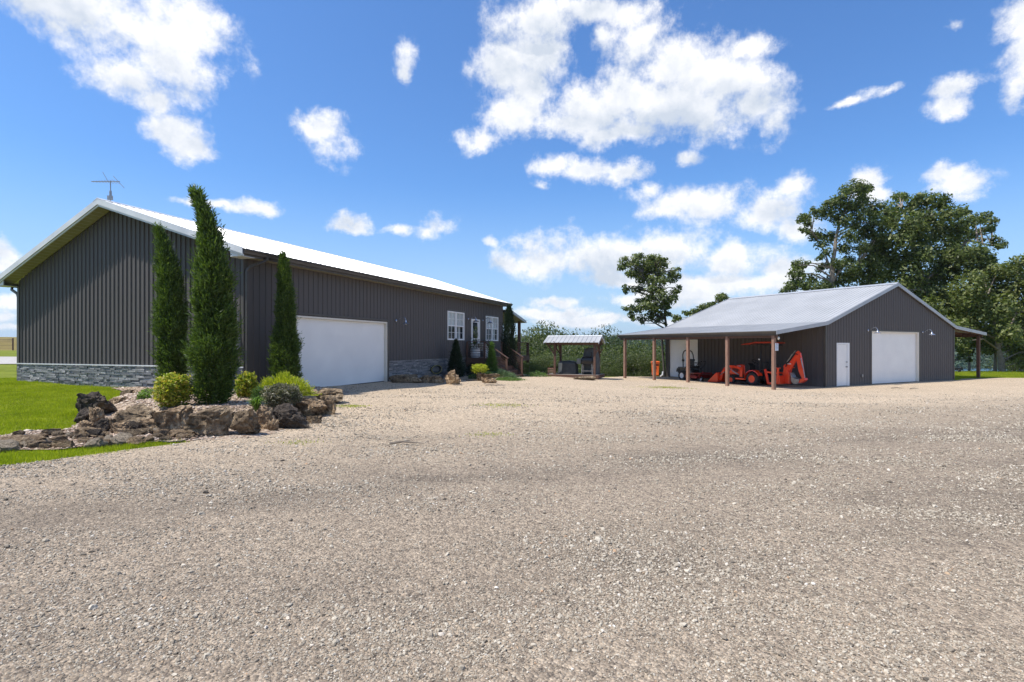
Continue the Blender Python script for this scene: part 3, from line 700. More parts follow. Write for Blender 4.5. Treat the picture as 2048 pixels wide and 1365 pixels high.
rock(190, 222, 836, 868, M['rock_dark'], 'dark crumbly rock at the left foot of the wall, below the upright tan rock', group=g1)
rock(222, 258, 846, 872, M['rock_tan'], 'broad tan rock at the foot of the wall left of the dark low rock', group=g1)
rock(160, 190, 842, 866, M['rock_tan'], 'low tan rock at the outer left corner of the wall', group=g1)
rock(300, 332, 806, 822, M['rock_grey'], 'flat grey rock just behind the left edge of the big square block', group=g1)
rock(242, 266, 782, 800, M['rock_grey'], 'small grey rock on the lawn edge behind the dark boulder', group=g1)
rock(268, 292, 785, 803, M['rock_tan'], 'small tan rock beside the little yellow shrub', group=g1)
rock(216, 252, 796, 816, M['rock_tan'], 'broad low tan rock right of the dark pitted boulder top', group=g1)
g2 = 'flat rocks lining the dry creek'
mats = [M['rock_tan'], M['rock_grey'], M['rock_pale'], M['rock_tan'], M['rock_dark']]
prot = []
for i in range(10):
    me = rock_mesh(60+i, 3, .34); me.materials.append(mats[i % 5]); prot.append(me)
special = {0: ('pale cream flat rock at the left edge of the creek', 15, 902, 42, 2), 1: ('dark jagged rock lying in the middle of the creek', 100, 898, 30, 4),
           2: ('long tan slab at the left end of the creek', 45, 893, 50, 0)}
for i in range(78):
    if i in special:
        lb, px, py, wpx, mi = special[i]; me = prot[mi]; grp = None
    else:
        u = rnd.random(); px = 5+370*u; py = 866+rnd.random()*(32-10*u)+6*(1-u); wpx = rnd.choice((12, 16, 20, 26, 34)); me = prot[rnd.randrange(10)]
        mi_ = [q for q in range(10) if prot[q] is me][0]; sz = 'small' if wpx < 18 else ('broad' if wpx > 30 else 'middling'); lb = sz+' '+('tan', 'grey', 'pale cream', 'tan', 'dark brown')[mi_ % 5]+' flat rock lying in the dry creek bed'; grp = sz+' '+('tan', 'grey', 'pale', 'tan', 'dark')[mi_ % 5]+' rocks in the dry creek'
        if px > 330 and py > 884: continue
        if 120 < px < 240 and py < 872: continue
    b = at(px, py, 0); b = at(px, py, gz(b.x, b.y)); w = wpx*b.y/FPX
    if in_poly(np.array([b.x]), np.array([b.y]), poly)[0]: continue
    o = bpy.data.objects.new('creek_rock', me); o.scale = (w*.62, w*.46, w*.27+.015); o.rotation_euler = (rnd.uniform(-.15, .15), rnd.uniform(-.15, .15), rnd.uniform(-.6, .6)+(3.14 if rnd.random() < .5 else 0))
    o.location = (b.x, b.y, b.z+w*.06+.03); link(o); tag(o, lb, 'rock', grp)
rock(782, 840, 750, 768, M['rock_grey'], 'long grey rock lying in shade next to the garage door', dep=.5, group='rocks along the front bed')
rock(836, 863, 752, 769, M['rock_grey'], 'mottled grey rock, middle of the shaded front rocks', group='rocks along the front bed')
rock(860, 888, 752, 769, M['rock_tan'], 'rounded rock below the coiled hose', group='rocks along the front bed')
rock(889, 921, 749, 771, M['rock_tan'], 'squat pitted tan rock carrying a smaller knob', group='rocks along the front bed')
_b = at(905, 771, gz(*at(905, 771, 0)[:2])); 
rock(897, 911, 738, 756, M['rock_tan'], 'small tan knob standing on the squat pitted rock', lift=_b.z+.27, dep=1, back=-.55)
rock(964, 993, 752, 768, M['rock_tan'], 'arched tan rock under a flat slab by the steps', group='rocks along the front bed')
_b = at(978, 768, gz(*at(978, 768, 0)[:2])); 
rock(960, 998, 747, 753, M['rock_grey'], 'thin flat slab resting on the arched tan rock', lift=_b.z+.37, dep=.7, back=-.3)
rock(1148, 1190, 752, 761, M['rock_grey'], 'low grey rock on the gravel under the grill deck', dep=.6)

# ------------------------------------------------------------ building helpers
def ribwall(mb, a0, a1, zb, zt, f, opens=(), pitch=.2, rw=.05, rh=.022, flip=1):
    """ribbed sheet in plane coordinates (a, z); f(a, depth, z) -> local point. opens: (a0,a1,z0,z1)"""
    prof = [(a0, 0)]; a = a0+pitch*.5
    while a+rw < a1:
        prof += [(a, 0), (a+rw*.25, rh), (a+rw*.75, rh), (a+rw, 0)]; a += pitch
    prof.append((a1, 0))
    cuts = sorted({c for o in opens for c in o[:2]})
    for c in cuts:
        for i in range(len(prof)-1):
            if prof[i][0] < c-1e-6 and prof[i+1][0] > c+1e-6:
                k = (c-prof[i][0])/(prof[i+1][0]-prof[i][0]); prof.insert(i+1, (c, prof[i][1]+k*(prof[i+1][1]-prof[i][1]))); break
    for (p, dp), (q, dq) in zip(prof[:-1], prof[1:]):
        if q-p < 1e-5: continue
        mid = (p+q)/2; segs = [(None, None)]; blocks = sorted([(o[2], o[3]) for o in opens if o[0] <= mid <= o[1]])
        lo = None; iv = []
        for (z0, z1) in blocks: iv.append((lo, z0)); lo = z1
        iv.append((lo, None))
        for (u, v) in iv:
            zb0 = zb(p) if u is None else u; zb1 = zb(q) if u is None else u
            zt0 = zt(p) if v is None else v; zt1 = zt(q) if v is None else v
            if zt0-zb0 < 1e-4 and zt1-zb1 < 1e-4: continue
            mb.add([f(p, dp, zb0), f(q, dq, zb1), f(q, dq, zt1), f(p, dp, zt0)], [(0, 1, 2, 3)])
    return mb
def veneer(a0, a1, z0f, z1, f, opens=()):
    mb = MB(); a0_, a1_ = a0, a1
    z = z1; row = 0
    while z > min(z0f(a0), z0f(a1))-.02:
        h = rnd.choice((.035, .045, .055, .07)); a = a0-rnd.random()*.2
        while a < a1:
            w = rnd.uniform(.10, .42); b = min(a+w, a1); aa = max(a, a0)
            if b-aa > .02 and z > z0f(aa)-.02 and not any(o[0] < (aa+b)/2 < o[1] for o in opens):
                d0 = rnd.uniform(.012, .055); d1 = d0+rnd.uniform(-.018, .018); d2 = d0+rnd.uniform(-.012, .012)
                g_ = .004
                P = [(aa+g_, 0, z-h+g_), (b-g_, 0, z-h+g_), (b-g_, 0, z-g_), (aa+g_, 0, z-g_)]
                Q = [(aa+g_, d0, z-h+g_), (b-g_, d1, z-h+g_), (b-g_, d1+.006, z-g_), (aa+g_, d2, z-g_)]
                mb.add([f(*p) for p in P]+[f(*q) for q in Q], [(4, 5, 6, 7), (0, 1, 5, 4), (1, 2, 6, 5), (2, 3, 7, 6), (3, 0, 4, 7)])
            a = b
        z -= h
    return mb
def sheet(x0, x1, y0, y1, zf, pitch, rw, rh, along='x', thick=.03):
    """ribbed roof sheet; ribs run along x (slope direction) and repeat in y. zf(x,y) height"""
    prof = [(y0, 0)]; a = y0+pitch*.4
    while a+rw < y1: prof += [(a, 0), (a+rw*.28, rh), (a+rw*.72, rh), (a+rw, 0)]; a += pitch
    prof.append((y1, 0)); mb = MB()
    for (p, dp), (q, dq) in zip(prof[:-1], prof[1:]):
        mb.add([(x0, p, zf(x0)+dp), (x1, p, zf(x1)+dp), (x1, q, zf(x1)+dq), (x0, q, zf(x0)+dq)], [(0, 1, 2, 3)])
    mb.add([(x0, y0, zf(x0)-thick), (x1, y0, zf(x1)-thick), (x1, y1, zf(x1)-thick), (x0, y1, zf(x0)-thick)], [(3, 2, 1, 0)])
    return mb
def seg_door(f, a0, a1, z0, z1, n, parent, m, nm='garage_door'):
    mb = MB(); h = (z1-z0)/n
    def bx(A0, A1, D0, D1, Z0, Z1):
        vs = [f(a, d, z) for z in (Z0, Z1) for (a, d) in ((A0, D0), (A1, D0), (A1, D1), (A0, D1))]
        mb.add(vs, [(3, 2, 1, 0), (4, 5, 6, 7), (0, 1, 5, 4), (1, 2, 6, 5), (2, 3, 7, 6), (3, 0, 4, 7)])
    for i in range(n): bx(a0, a1, -.05, 0, z0+i*h+.011, z0+(i+1)*h-.011)
    bx(a0, a1, -.06, -.012, z0, z1)
    return mb.build(nm, m, parent)
def fbox(mb, f, A0, A1, D0, D1, Z0, Z1):
    vs = [f(a, d, z) for z in (Z0, Z1) for (a, d) in ((A0, D0), (A1, D0), (A1, D1), (A0, D1))]
    return mb.add(vs, [(3, 2, 1, 0), (4, 5, 6, 7), (0, 1, 5, 4), (1, 2, 6, 5), (2, 3, 7, 6), (3, 0, 4, 7)])
def window(f, a0, a1, z0, z1, parent, units=2, curtain=True):
    w = MB(); t = .05
    fbox(w, f, a0-.045, a0+.03, -.06, .03, z0-.045, z1+.045); fbox(w, f, a1-.03, a1+.045, -.06, .03, z0-.045, z1+.045)
    fbox(w, f, a0+.03, a1-.03, -.06, .03, z1-.02, z1+.045); fbox(w, f, a0+.03, a1-.03, -.06, .03, z0-.045, z0+.03)
    am = (a0+a1)/2; zm = (z0+z1)/2; fbox(w, f, am-.055, am+.055, -.058, .027, z0+.03, z1-.02)
    fr = w.build('window', M['vinyl'], parent)
    s = MB()
    for (u0, u1) in ((a0+.03, am-.055), (am+.055, a1-.03)):
        fbox(s, f, u0, u1, -.04, .012, zm-.03, zm+.03)
        for (v0, v1, dd) in ((z0+.03, zm-.03, -.006), (zm+.03, z1-.02, .0)):
            fbox(s, f, u0, u0+.035, -.04, dd+.008, v0, v1); fbox(s, f, u1-.035, u1, -.04, dd+.008, v0, v1)
            fbox(s, f, (u0+u1)/2-.009, (u0+u1)/2+.009, -.03, dd, v0, v1); fbox(s, f, u0+.035, u1-.035, -.031, dd-.002, (v0+v1)/2-.009, (v0+v1)/2+.009)
    s.build('sash', M['vinyl'], fr)
    for (u0, u1) in ((a0+.03, am-.055), (am+.055, a1-.03)):
        p = MB().add([f(u0, -.032, z0+.03), f(u1, -.032, z0+.03), f(u1, -.032, z1-.02), f(u0, -.032, z1-.02)], [(0, 1, 2, 3)]); p.build('pane', M['pane'], fr)
    if curtain:
        c = MB(); n = 36
        for (v0, v1, dep, uu) in ((zm+.0, z1, -.046, (a0+.03, a1-.03)), (z0, zm-.0, -.16, (a1-.42, a1-.1))):
            k = n if dep > -.1 else 10; am_ = .006 if dep > -.1 else .018
            for i in range(k):
                b0 = uu[0]+(uu[1]-uu[0])*i/k; b1 = uu[0]+(uu[1]-uu[0])*(i+1)/k; d0 = dep+am_*math.sin(i*1.9); d1 = dep+am_*math.sin((i+1)*1.9)
                c.add([f(b0, d0, v0), f(b1, d1, v0), f(b1, d1, v1), f(b0, d0, v1)], [(0, 1, 2, 3)])
        c.build('curtain', M['curtain'], fr)
    r = MB(); fbox(r, f, a0, a1, -.62, -.06, z0, z1)      # dark room behind
    r.f = [q for i, q in enumerate(r.f) if i != 4]
    ro = r.build('room', M['dark'], fr, fixn=False)
    return fr
M['dark'] = mat('dark_interior', (.03, .028, .026), .9)
pm = mat('window_pane', (.6, .65, .68), .03, 0, .9); pm.node_tree.nodes['Principled BSDF'].inputs['Transmission Weight'].default_value = 0
pg = G(pm); tb = pg.nt.nodes.new('ShaderNodeBsdfTransparent'); gl = pg.nt.nodes.new('ShaderNodeBsdfGlossy'); gl.inputs['Roughness'].default_value = .02
lw_ = pg.nt.nodes.new('ShaderNodeLayerWeight'); lw_.inputs[0].default_value = .5; pw_ = pg.math('MULTIPLY_ADD', pg.math('POWER', lw_.outputs['Facing'], 4.0), .55, .05); mx_ = pg.nt.nodes.new('ShaderNodeMixShader')
pg.L(pw_, mx_.inputs[0]); pg.L(tb.outputs[0], mx_.inputs[1]); pg.L(gl.outputs[0], mx_.inputs[2]); pg.L(mx_.outputs[0], pg.nt.nodes['Material Output'].inputs[0])
M['pane'] = pm
def gutter(mb, p0, p1, out, w=.12, h=.11):
    """K-style gutter from p0 to p1, out = outward unit vector"""
    p0 = Vector(p0); p1 = Vector(p1); o = Vector(out); u = Vector((0, 0, 1))
    pr = [(0, 0), (0, -h), (w*.6, -h), (w*.72, -h*.55), (w, -h*.3), (w, 0), (w-.012, 0), (w-.012, -h*.22), (w*.66, -h*.5), (.012, -h+.015), (.012, 0)]
    n = len(pr); vs = [p+o*a+u*b for p in (p0, p1) for (a, b) in pr]
    return mb.add(vs, [tuple(range(n)), tuple(reversed(range(n, 2*n)))]+[(k, n+k, n+(k+1) % n, (k+1) % n) for k in range(n)])
def barn_light(f, a, z, label, parent_rot, group='gooseneck barn lights', loc=None):
    """galvanised gooseneck lamp on a wall; local frame x along wall, y out, z up"""
    t = thing('barn_light', label, 'wall lamp', loc, parent_rot, group)
    MB().lathe([(.055, 0), (.055, .02), (.03, .035), (.012, .04)], (0, 0, 0), (0, 1, 0), 16).build('wall_plate', M['galv'], t, True)
    pts = [(0, .03, 0), (0, .10, .02), (0, .20, .10), (0, .30, .15), (0, .40, .13), (0, .455, .05), (0, .46, -.02)]
    MB().tube(pts, .013, 8).build('gooseneck', M['galv'], t, True)
    MB().lathe([(.02, .02), (.035, -.01), (.04, -.05), (.07, -.09), (.12, -.115), (.175, -.15), (.185, -.155), (.18, -.152), (.11, -.112), (.04, -.06)], (0, .46, 0), (0, 0, 1), 20).build('shade', M['galv'], t, True)
    MB().lathe([(.01, -.07), (.03, -.1), (.032, -.14), (.015, -.165)], (0, .46, 0), (0, 0, 1), 12).build('bulb', M['bulb'], t, True)
    return t

# ------------------------------------------------------------ the house
RZH = math.atan2(-HD.x, HD.y)
house = thing('metal_house', 'long charcoal metal-sided house with bright metal roof and grey stone skirt', 'house', (HO.x, HO.y, 0), RZH)
LEN, WID, RS = 20.2, 10.1, 5.3
ZR = 6.10; ZE = 4.26; EV = .46; ZL = 3.80; OH = .50
SR = (ZR-ZE)/(RS+EV); SLf = (ZR-ZL)/(WID-RS+.5)
def zroof(x): return ZR-SR*(x+RS) if x > -RS else ZR-SLf*(-RS-x)
def zlo(x): return zroof(x)-.16
fg = lambda a, d, z: (-a, -d, z)            # gable plane: a = distance to the left, d = outward
ff = lambda a, d, z: (d, a, z)              # front plane
ST = 1.0
def ground_local(x, y):
    p = HO+HD*y+HW*x; return gz(p.x, p.y)
gar = (2.02, 7.22, .17, 2.58)
wins = [(12.56, 14.50, 1.92, 3.36), (17.42, 19.34, 1.92, 3.36)]
fd = (15.45, 16.50, 1.0, 3.08)
front = MB()
ribwall(front, 0, LEN, lambda a: ST if a > 7.3 else .55, lambda a: 4.10, ff, [gar]+wins+[fd], .229, .042, .02)
ribwall(front, 0, WID, lambda a: ST, lambda a: zlo(-a), fg, (), .192, .045, .034)
ribwall(front, 0, WID, lambda a: .2, lambda a: zlo(-a), lambda a, d, z: (-a, LEN+d, z), (), .229, .042, .02)
ribwall(front, 0, LEN, lambda a: .2, lambda a: 3.7, lambda a, d, z: (-WID-d, a, z), (), .229, .042, .02)
wall = front.build('siding', M['charcoal'], house, fixn=False)
# backing behind the skirt and around the opening
bk = MB(); bk.box(-WID+.004, -.004, .004, .06, -.1, ST); bk.box(-.06, -.004, .06, 2.0, -.1, ST); bk.box(-.06, -.004, 7.24, LEN, -.1, ST)
bk.build('foundation', M['concrete'], house)
veneer(0, WID+.01, lambda a: ground_local(-a, 0)-.05, ST-.015, fg).build('stone_skirt', M['ledge'], house, fixn=False)
s2 = veneer(7.34, LEN, lambda a: ground_local(0, a)-.05, ST-.015, ff); s2.build('stone_skirt', M['ledge'], house, fixn=False)
veneer(0, 1.95, lambda a: .15, .54, ff).build('stone_skirt', M['ledge'], house, fixn=False)
tr = MB()
tr.box(-WID-.04, .04, -.062, -.036, ST-.012, ST+.022)           # drip trim over the stone
tr.build('base_trim', M['white_trim'], house)
ct = MB(); ct.box(-.07, .034, -.034, -.002, ST+.025, 4.10); ct.box(.0, .034, -.002, .07, .55, 4.06); ct.box(-WID-.03, -WID+.06, -.034, -.0, ST+.025, 3.72)
ct.box(.022, .036, 1.96, 2.02, .17, 2.62); ct.box(.022, .036, 7.22, 7.32, .17, 2.62); ct.box(.022, .036, 1.96, 7.32, 2.62, 2.68)
for w in wins: ct.box(.018, .028, w[0]-.09, w[1]+.09, w[3]+.05, w[3]+.09)

def pieces(mb, name, m, par):
    """each closed box of the mesh becomes a part of its own"""
    for i in range(0, len(mb.v), 8):
        q = MB(); q.add(mb.v[i:i+8], [(3, 2, 1, 0), (4, 5, 6, 7), (0, 1, 5, 4), (1, 2, 6, 5), (2, 3, 7, 6), (3, 0, 4, 7)]); q.build(name, m, par)
pieces(ct, 'corner_trim', M['bronze'], house)
# garage door in a cream lined opening
gj = MB(); gj.box(-.16, .02, 2.02, 2.08, .17, 2.58); gj.box(-.16, .02, 7.16, 7.22, .17, 2.58); gj.box(-.16, .02, 2.08, 7.16, 2.52, 2.58)
seg_door(lambda a, d, z: (d-.10, a, z), 2.08, 7.16, .17, 2.52, 4, house, M['door_white'])
gj.build('garage_door_frame', M['cream'], house)
MB().box(-.115, -.094, 2.08, 7.16, .172, .2).build('door_seal', M['black'], house)
rm = MB(); rm.box(-.3, -.17, 1.9, 7.4, 0, 2.7); rm.build('door_backing', M['dark'], house)
for w in wins: window(ff, w[0]+.04, w[1]-.04, w[2]+.04, w[3]-.04, house)
# front door with large glass and wreath
dm = MB()
fbox(dm, ff, fd[0]-.05, fd[0]+.05, -.08, .03, 1.0, 3.10); fbox(dm, ff, fd[1]-.05, fd[1]+.05, -.08, .03, 1.0, 3.10); fbox(dm, ff, fd[0]+.05, fd[1]-.05, -.08, .03, 3.04, 3.10)
dfr = dm.build('front_door', M['vinyl'], house)
d2 = MB(); A0, A1 = fd[0]+.05, fd[1]-.05
fbox(d2, ff, A0, A0+.13, -.06, -.01, 1.02, 3.04); fbox(d2, ff, A1-.13, A1, -.06, -.01, 1.02, 3.04); fbox(d2, ff, A0+.13, A1-.13, -.06, -.01, 2.92, 3.04)
fbox(d2, ff, A0+.13, A1-.13, -.06, -.01, 1.02, 1.72); fbox(d2, ff, A0+.13, A1-.13, -.06, -.012, 1.98, 2.04)
d2.build('door_leaf', M['vinyl'], dfr)
d3 = MB(); fbox(d3, ff, A0+.13, A1-.13, -.045, -.035, 1.72, 2.92); d3.build('glass', M['glass'], dfr)
d4 = MB(); d4.lathe([(.03, 0), (.03, .015), (.012, .03), (.012, .055), (.03, .06), (.03, .08), (.01, .09)], (-.01, A1-.07, 1.95), (1, 0, 0), 12); d4.build('handle', M['blackmetal'], dfr, True)
# soffits, fascias, roof
so_ = MB()
for k, (xa, xb) in enumerate(((-RS, EV), (-RS, -WID-.5))):
    n = 30
    for yy in (-OH+.02,):
        for i in range(n):
            u0 = xa+(xb-xa)*i/n; u1 = xa+(xb-xa)*(i+.93)/n; u2 = xa+(xb-xa)*(i+1)/n
            so_.add([(u0, yy, zlo(u0)), (u1, yy, zlo(u1)), (u1, -.035, zlo(u1)), (u0, -.035, zlo(u0))], [(0, 1, 2, 3)])
            so_.add([(u1, yy, zlo(u1)+.006), (u2, yy, zlo(u2)+.006), (u2, -.035, zlo(u2)+.006), (u1, -.035, zlo(u1)+.006)], [(0, 1, 2, 3)])
for i in range(140):                       # front eave soffit, level
    y0 = -.035+(LEN+.2)*i/140; y1 = -.035+(LEN+.2)*(i+.94)/140; so_.add([(.03, y0, 4.08), (EV-.02, y0, 4.08), (EV-.02, y1, 4.08), (.03, y1, 4.08)], [(0, 1, 2, 3)])
so_.add([(.03, 0, 4.085), (EV-.02, 0, 4.085), (EV-.02, LEN, 4.085), (.03, LEN, 4.085)], [(0, 1, 2, 3)])
so_.build('soffit', M['soffit'], house, fixn=False)
fa = MB()
def rake(mb, y, xs, zf, h, th=.03, drop=.0):
    for xa, xb in zip(xs[:-1], xs[1:]):
        vs = [(x, yy, zf(x)-o_) for yy in (y-th, y) for (x, o_) in ((xa, -.035), (xb, -.035), (xb, h), (xa, h))]
        mb.add(vs, [(0, 1, 2, 3), (7, 6, 5, 4), (0, 4, 5, 1), (1, 5, 6, 2), (2, 6, 7, 3), (3, 7, 4, 0)])
XS = [EV+.03, -RS, -WID-.53]
rake(fa, -OH+.015, XS, zroof, .145); fb = MB(); rake(fb, LEN+.2, XS, zroof, .145); fb.build('fascia', M['white_trim'], house)
for (xa, xb) in ((EV+.03, -RS), (-RS, -WID-.53)):        # second step of the rake trim
    vs = [(x, yy, zroof(x)-o_) for yy in (-OH+.015, -OH+.05) for (x, o_) in ((xa, .15), (xb, .15), (xb, .20), (xa, .20))]
    fa.add(vs, [(0, 1, 2, 3), (7, 6, 5, 4), (0, 4, 5, 1), (1, 5, 6, 2), (2, 6, 7, 3), (3, 7, 4, 0)])
fa.prism([(.0, 4.06), (EV-.01, 4.06), (EV-.01, zlo(EV)-.03), (.0, zlo(0)-.01)], -OH+.05, -OH+.08, lambda u, v, w: (u, w, v))
fa.prism([(-WID, 3.66), (-WID-.48, 3.66), (-WID-.48, zlo(-WID-.48)-.03), (-WID, zlo(-WID)-.01)], -OH+.05, -OH+.08, lambda u, v, w: (u, w, v))
fa.box(0, EV-.01, -OH+.08, -.04, 4.05, 4.065); fa.box(-WID-.48, -WID, -OH+.08, -.04, 3.655, 3.67)
fa.build('fascia', M['white_trim'], house)
rf = sheet(-RS, EV+.06, -OH, LEN+.2, lambda x: ZR-SR*(x+RS)+.015, .229, .05, .02)
rf2 = sheet(-RS, -WID-.56, -OH, LEN+.2, lambda x: ZR-SLf*(-RS-x)+.015, .229, .05, .02); rf.add(rf2.v, rf2.f)
roof = rf.build('roof', M['roof'], house, fixn=False)
rc = MB(); rc.prism([(-RS-.2, zroof(-RS-.2)+.04), (-RS, ZR+.06), (-RS+.2, zroof(-RS+.2)+.04), (-RS, ZR+.03)], -OH-.02, LEN+.22, lambda u, v, w: (u, w, v)); rc.build('ridge_cap', M['roof'], roof)
gu = MB(); gutter(gu, (EV-.02, -OH+.02, ZE-.01), (EV-.02, LEN+.25, ZE-.01), (1, 0, 0), .13, .13)
gu.box(EV-.045, EV-.022, -OH+.03, LEN+.2, 4.06, ZE+.0)
gu.build('gutter', M['bronze'], house)
gu = MB(); gutter(gu, (-WID-.50, -OH+.02, ZL-.02), (-WID-.50, LEN+.2, ZL-.02), (-1, 0, 0), .13, .12); gu.build('gutter', M['bronze'], house)
dn = MB()
for pts in ([(EV+.05, .35, ZE-.12), (EV+.03, .32, 4.02), (EV-.12, .18, 3.93), (.16, .06, 3.82), (.08, .03, 3.72), (.075, .03, .4)],):
    for a, b in zip(pts[:-1], pts[1:]): dn.bar(a, b, .075, .06, (0, 1, 0))
dn.build('downspout', M['bronze'], house, bevel=.008)
dn = MB()
for a, b in zip([(-WID-.56, .1, ZL-.14), (-WID-.52, .06, 3.58), (-WID-.12, .02, 3.42), (-WID-.07, .02, 3.3)], [(-WID-.52, .06, 3.58), (-WID-.12, .02, 3.42), (-WID-.07, .02, 3.3), (-WID-.07, .02, .4)]): dn.bar(a, b, .075, .06, (0, 1, 0))
dn.build('downspout', M['bronze'], house, bevel=.008)
dn = MB()
for a, b in zip([(EV+.05, LEN-.1, ZE-.12), (EV+.04, LEN+.0, 4.0), (.3, LEN+.05, 3.86), (.1, LEN+.06, 3.72)], [(EV+.04, LEN, 4.0), (.3, LEN+.05, 3.86), (.1, LEN+.06, 3.72), (.09, LEN+.06, 1.1)]): dn.bar(a, b, .075, .06, (0, 1, 0))
dn.build('downspout', M['bronze'], house, bevel=.008)
mb = MB(); mb.box(-.16, -.06, -.13, -.04, 1.5, 1.85); mb.tube([(-.11, -.08, 1.85), (-.11, -.08, 2.6)], .018); mb.build('meter_box', M['graypaint'], house)
# side porch at the far end: shed roof, post, deck with rail
def zp(y): return 3.86-(y-LEN)*.19
pr = MB(); prs = MB()
for (x0, x1) in ((-9.5, .42),):
    pr.add([(x0, LEN+.16, zp(LEN+.16)+.07), (x1, LEN+.16, zp(LEN+.16)+.07), (x1, LEN+3.2, zp(LEN+3.2)+.07), (x0, LEN+3.2, zp(LEN+3.2)+.07)], [(0, 1, 2, 3)])
    prs.add([(x0, LEN+.2, zp(LEN+.2)-.08), (x1-.03, LEN+.2, zp(LEN+.2)-.08), (x1-.03, LEN+3.18, zp(LEN+3.18)-.08), (x0, LEN+3.18, zp(LEN+3.18)-.08)], [(0, 1, 2, 3)])
pr.build('porch_roof', M['roof'], house, fixn=False); prs.build('porch_ceiling', M['soffit'], house, fixn=False)
pf = MB(); pf.bar((.44, LEN+.16, zp(LEN+.16)-.01), (.44, LEN+3.2, zp(LEN+3.2)-.01), .03, .17); gutter(pf, (-9.5, LEN+3.21, zp(LEN+3.2)+.07), (.46, LEN+3.21, zp(LEN+3.2)+.07), (0, 1, 0), .12, .12); pf.build('porch_fascia', M['grey_trim'], house)
MB().bar((.10, LEN+2.75, -.3), (.10, LEN+2.75, zp(LEN+2.75)-.09), .17, .17).build('porch_post', M['deckwood'], house)

# entry deck with stairs (stands on its own posts)
deck = thing('entry_deck', 'dark stained wooden entry deck with horizontal rails and steps down to the gravel', 'deck', (HO.x, HO.y, 0), RZH)
dk = MB()
for k in range(9): dk.box(.08+k*.122, .08+k*.122+.116, 14.55, 19.9, .95, .985)
for k in range(26): dk.box(-3.0+k*.142, -3.0+k*.142+.136, LEN+.1, LEN+3.1, .95, .985)
dk.build('floor_boards', M['deckwood'], deck)
sk = MB(); sk.box(1.17, 1.21, 14.55, 19.9, .66, .948); sk.box(.1, 1.17, 14.51, 14.55, .66, .948); sk.box(.1, 1.17, 19.9, 19.94, .66, .948)
sk.box(-3, .72, LEN+3.1, LEN+3.14, .66, .948); sk.box(.68, .72, LEN+.1, LEN+3.1, .66, .948); sk.build('rim_joist', M['deckwood'], deck)
lat = MB()
for k in range(6): lat.box(1.12, 1.14, 17.1, 19.85, .0+k*.1, .07+k*.1)
lat.build('skirt_boards', M['dark'], deck)
def posts_rail(p, q, n, top=1.86, parent=deck, flo=.985):
    p = Vector(p); q = Vector(q)
    for k in range(n+1):
        a = p.lerp(q, k/n); MB().box(a.x-.045, a.x+.045, a.y-.045, a.y+.045, .5, top-.04).build('rail_post', M['deckwood'], parent)
    r = MB(); r.bar((p.x, p.y, top-.02), (q.x, q.y, top-.02), .13, .038)
    for k in range(6): r.tube([(p.x, p.y, 1.08+k*.125), (q.x, q.y, 1.08+k*.125)], .012, 6)
    r.build('rail', M['deckwood'], parent)
posts_rail((1.14, 17.05), (1.14, 19.85), 2); posts_rail((.14, 14.60), (1.14, 14.60), 1)
posts_rail((.66, LEN+3.0), (.66, LEN+.3), 1); posts_rail((-2.9, LEN+3.0), (.58, LEN+3.0), 2)
st = MB(); nst = 4
for k in range(nst):
    x0 = 1.22+k*.30; z = .985-(k+1)*.235; st.box(x0, x0+.31, 14.66, 17.0, z-.04, z); st.box(x0+.27, x0+.295, 14.68, 16.98, z-.235, z-.042)
st.build('steps', M['deckwood'], deck)
sg = MB()
for y in (14.63, 17.03): MB().prism([(1.21, .95), (2.48, -.03), (2.48, -.3), (2.12, -.3), (1.21, .55)], y-.02, y+.02, lambda u, v, w: (u, w, v)).build('stringer', M['deckwood'], deck)
for y in (14.63, 17.03):
    MB().box(2.32, 2.41, y-.045, y+.045, -.3, .96).build('stair_post', M['deckwood'], deck)
    r = MB(); r.bar((1.14, y, 1.85), (2.45, y, .97), .13, .038)
    for k in range(6): r.tube([(1.17, y, 1.70-k*.12), (2.36, y, .88-k*.12)], .012, 6)
    r.build('stair_rail', M['deckwood'], deck)

def hloc(x, y, z): p = HO+HD*y+HW*x; return (p.x, p.y, z)
rotx = RZH-math.pi/2      # lamp local y points out of the front wall
for (t_, z_, lb) in ((7.86, 2.66, 'galvanised gooseneck lamp on the dark wall just right of the wide garage door'), (14.95, 3.06, 'galvanised gooseneck lamp left of the white front door'), (16.92, 3.06, 'galvanised gooseneck lamp right of the front door beside the far window')):
    barn_light(None, 0, 0, lb, rotx, loc=hloc(.024, t_, z_))
# wreath on the door
wr = MB(); 
for k in range(150):
    a = rnd.uniform(0, 6.283); rr = .21+rnd.gauss(0, .035); c = Vector((rnd.uniform(-.01, .07), math.cos(a)*rr*.85, math.sin(a)*rr*1.35)); d1 = Vector((rnd.gauss(0, 1), rnd.gauss(0, 1), rnd.gauss(0, 1))).normalized()*.05; d2_ = d1.orthogonal().normalized()*.02
    wr.add([c-d1, c+d2_, c+d1, c-d2_], [(0, 1, 2, 3)])
o = wr.build('door_wreath', M['olive_leaf'], None, fixn=False); o.location = hloc(-.005, 15.97, 2.38); o.rotation_euler.z = RZH; tag(o, 'oval green and brown leafy wreath hanging on the front door glass', 'wreath')
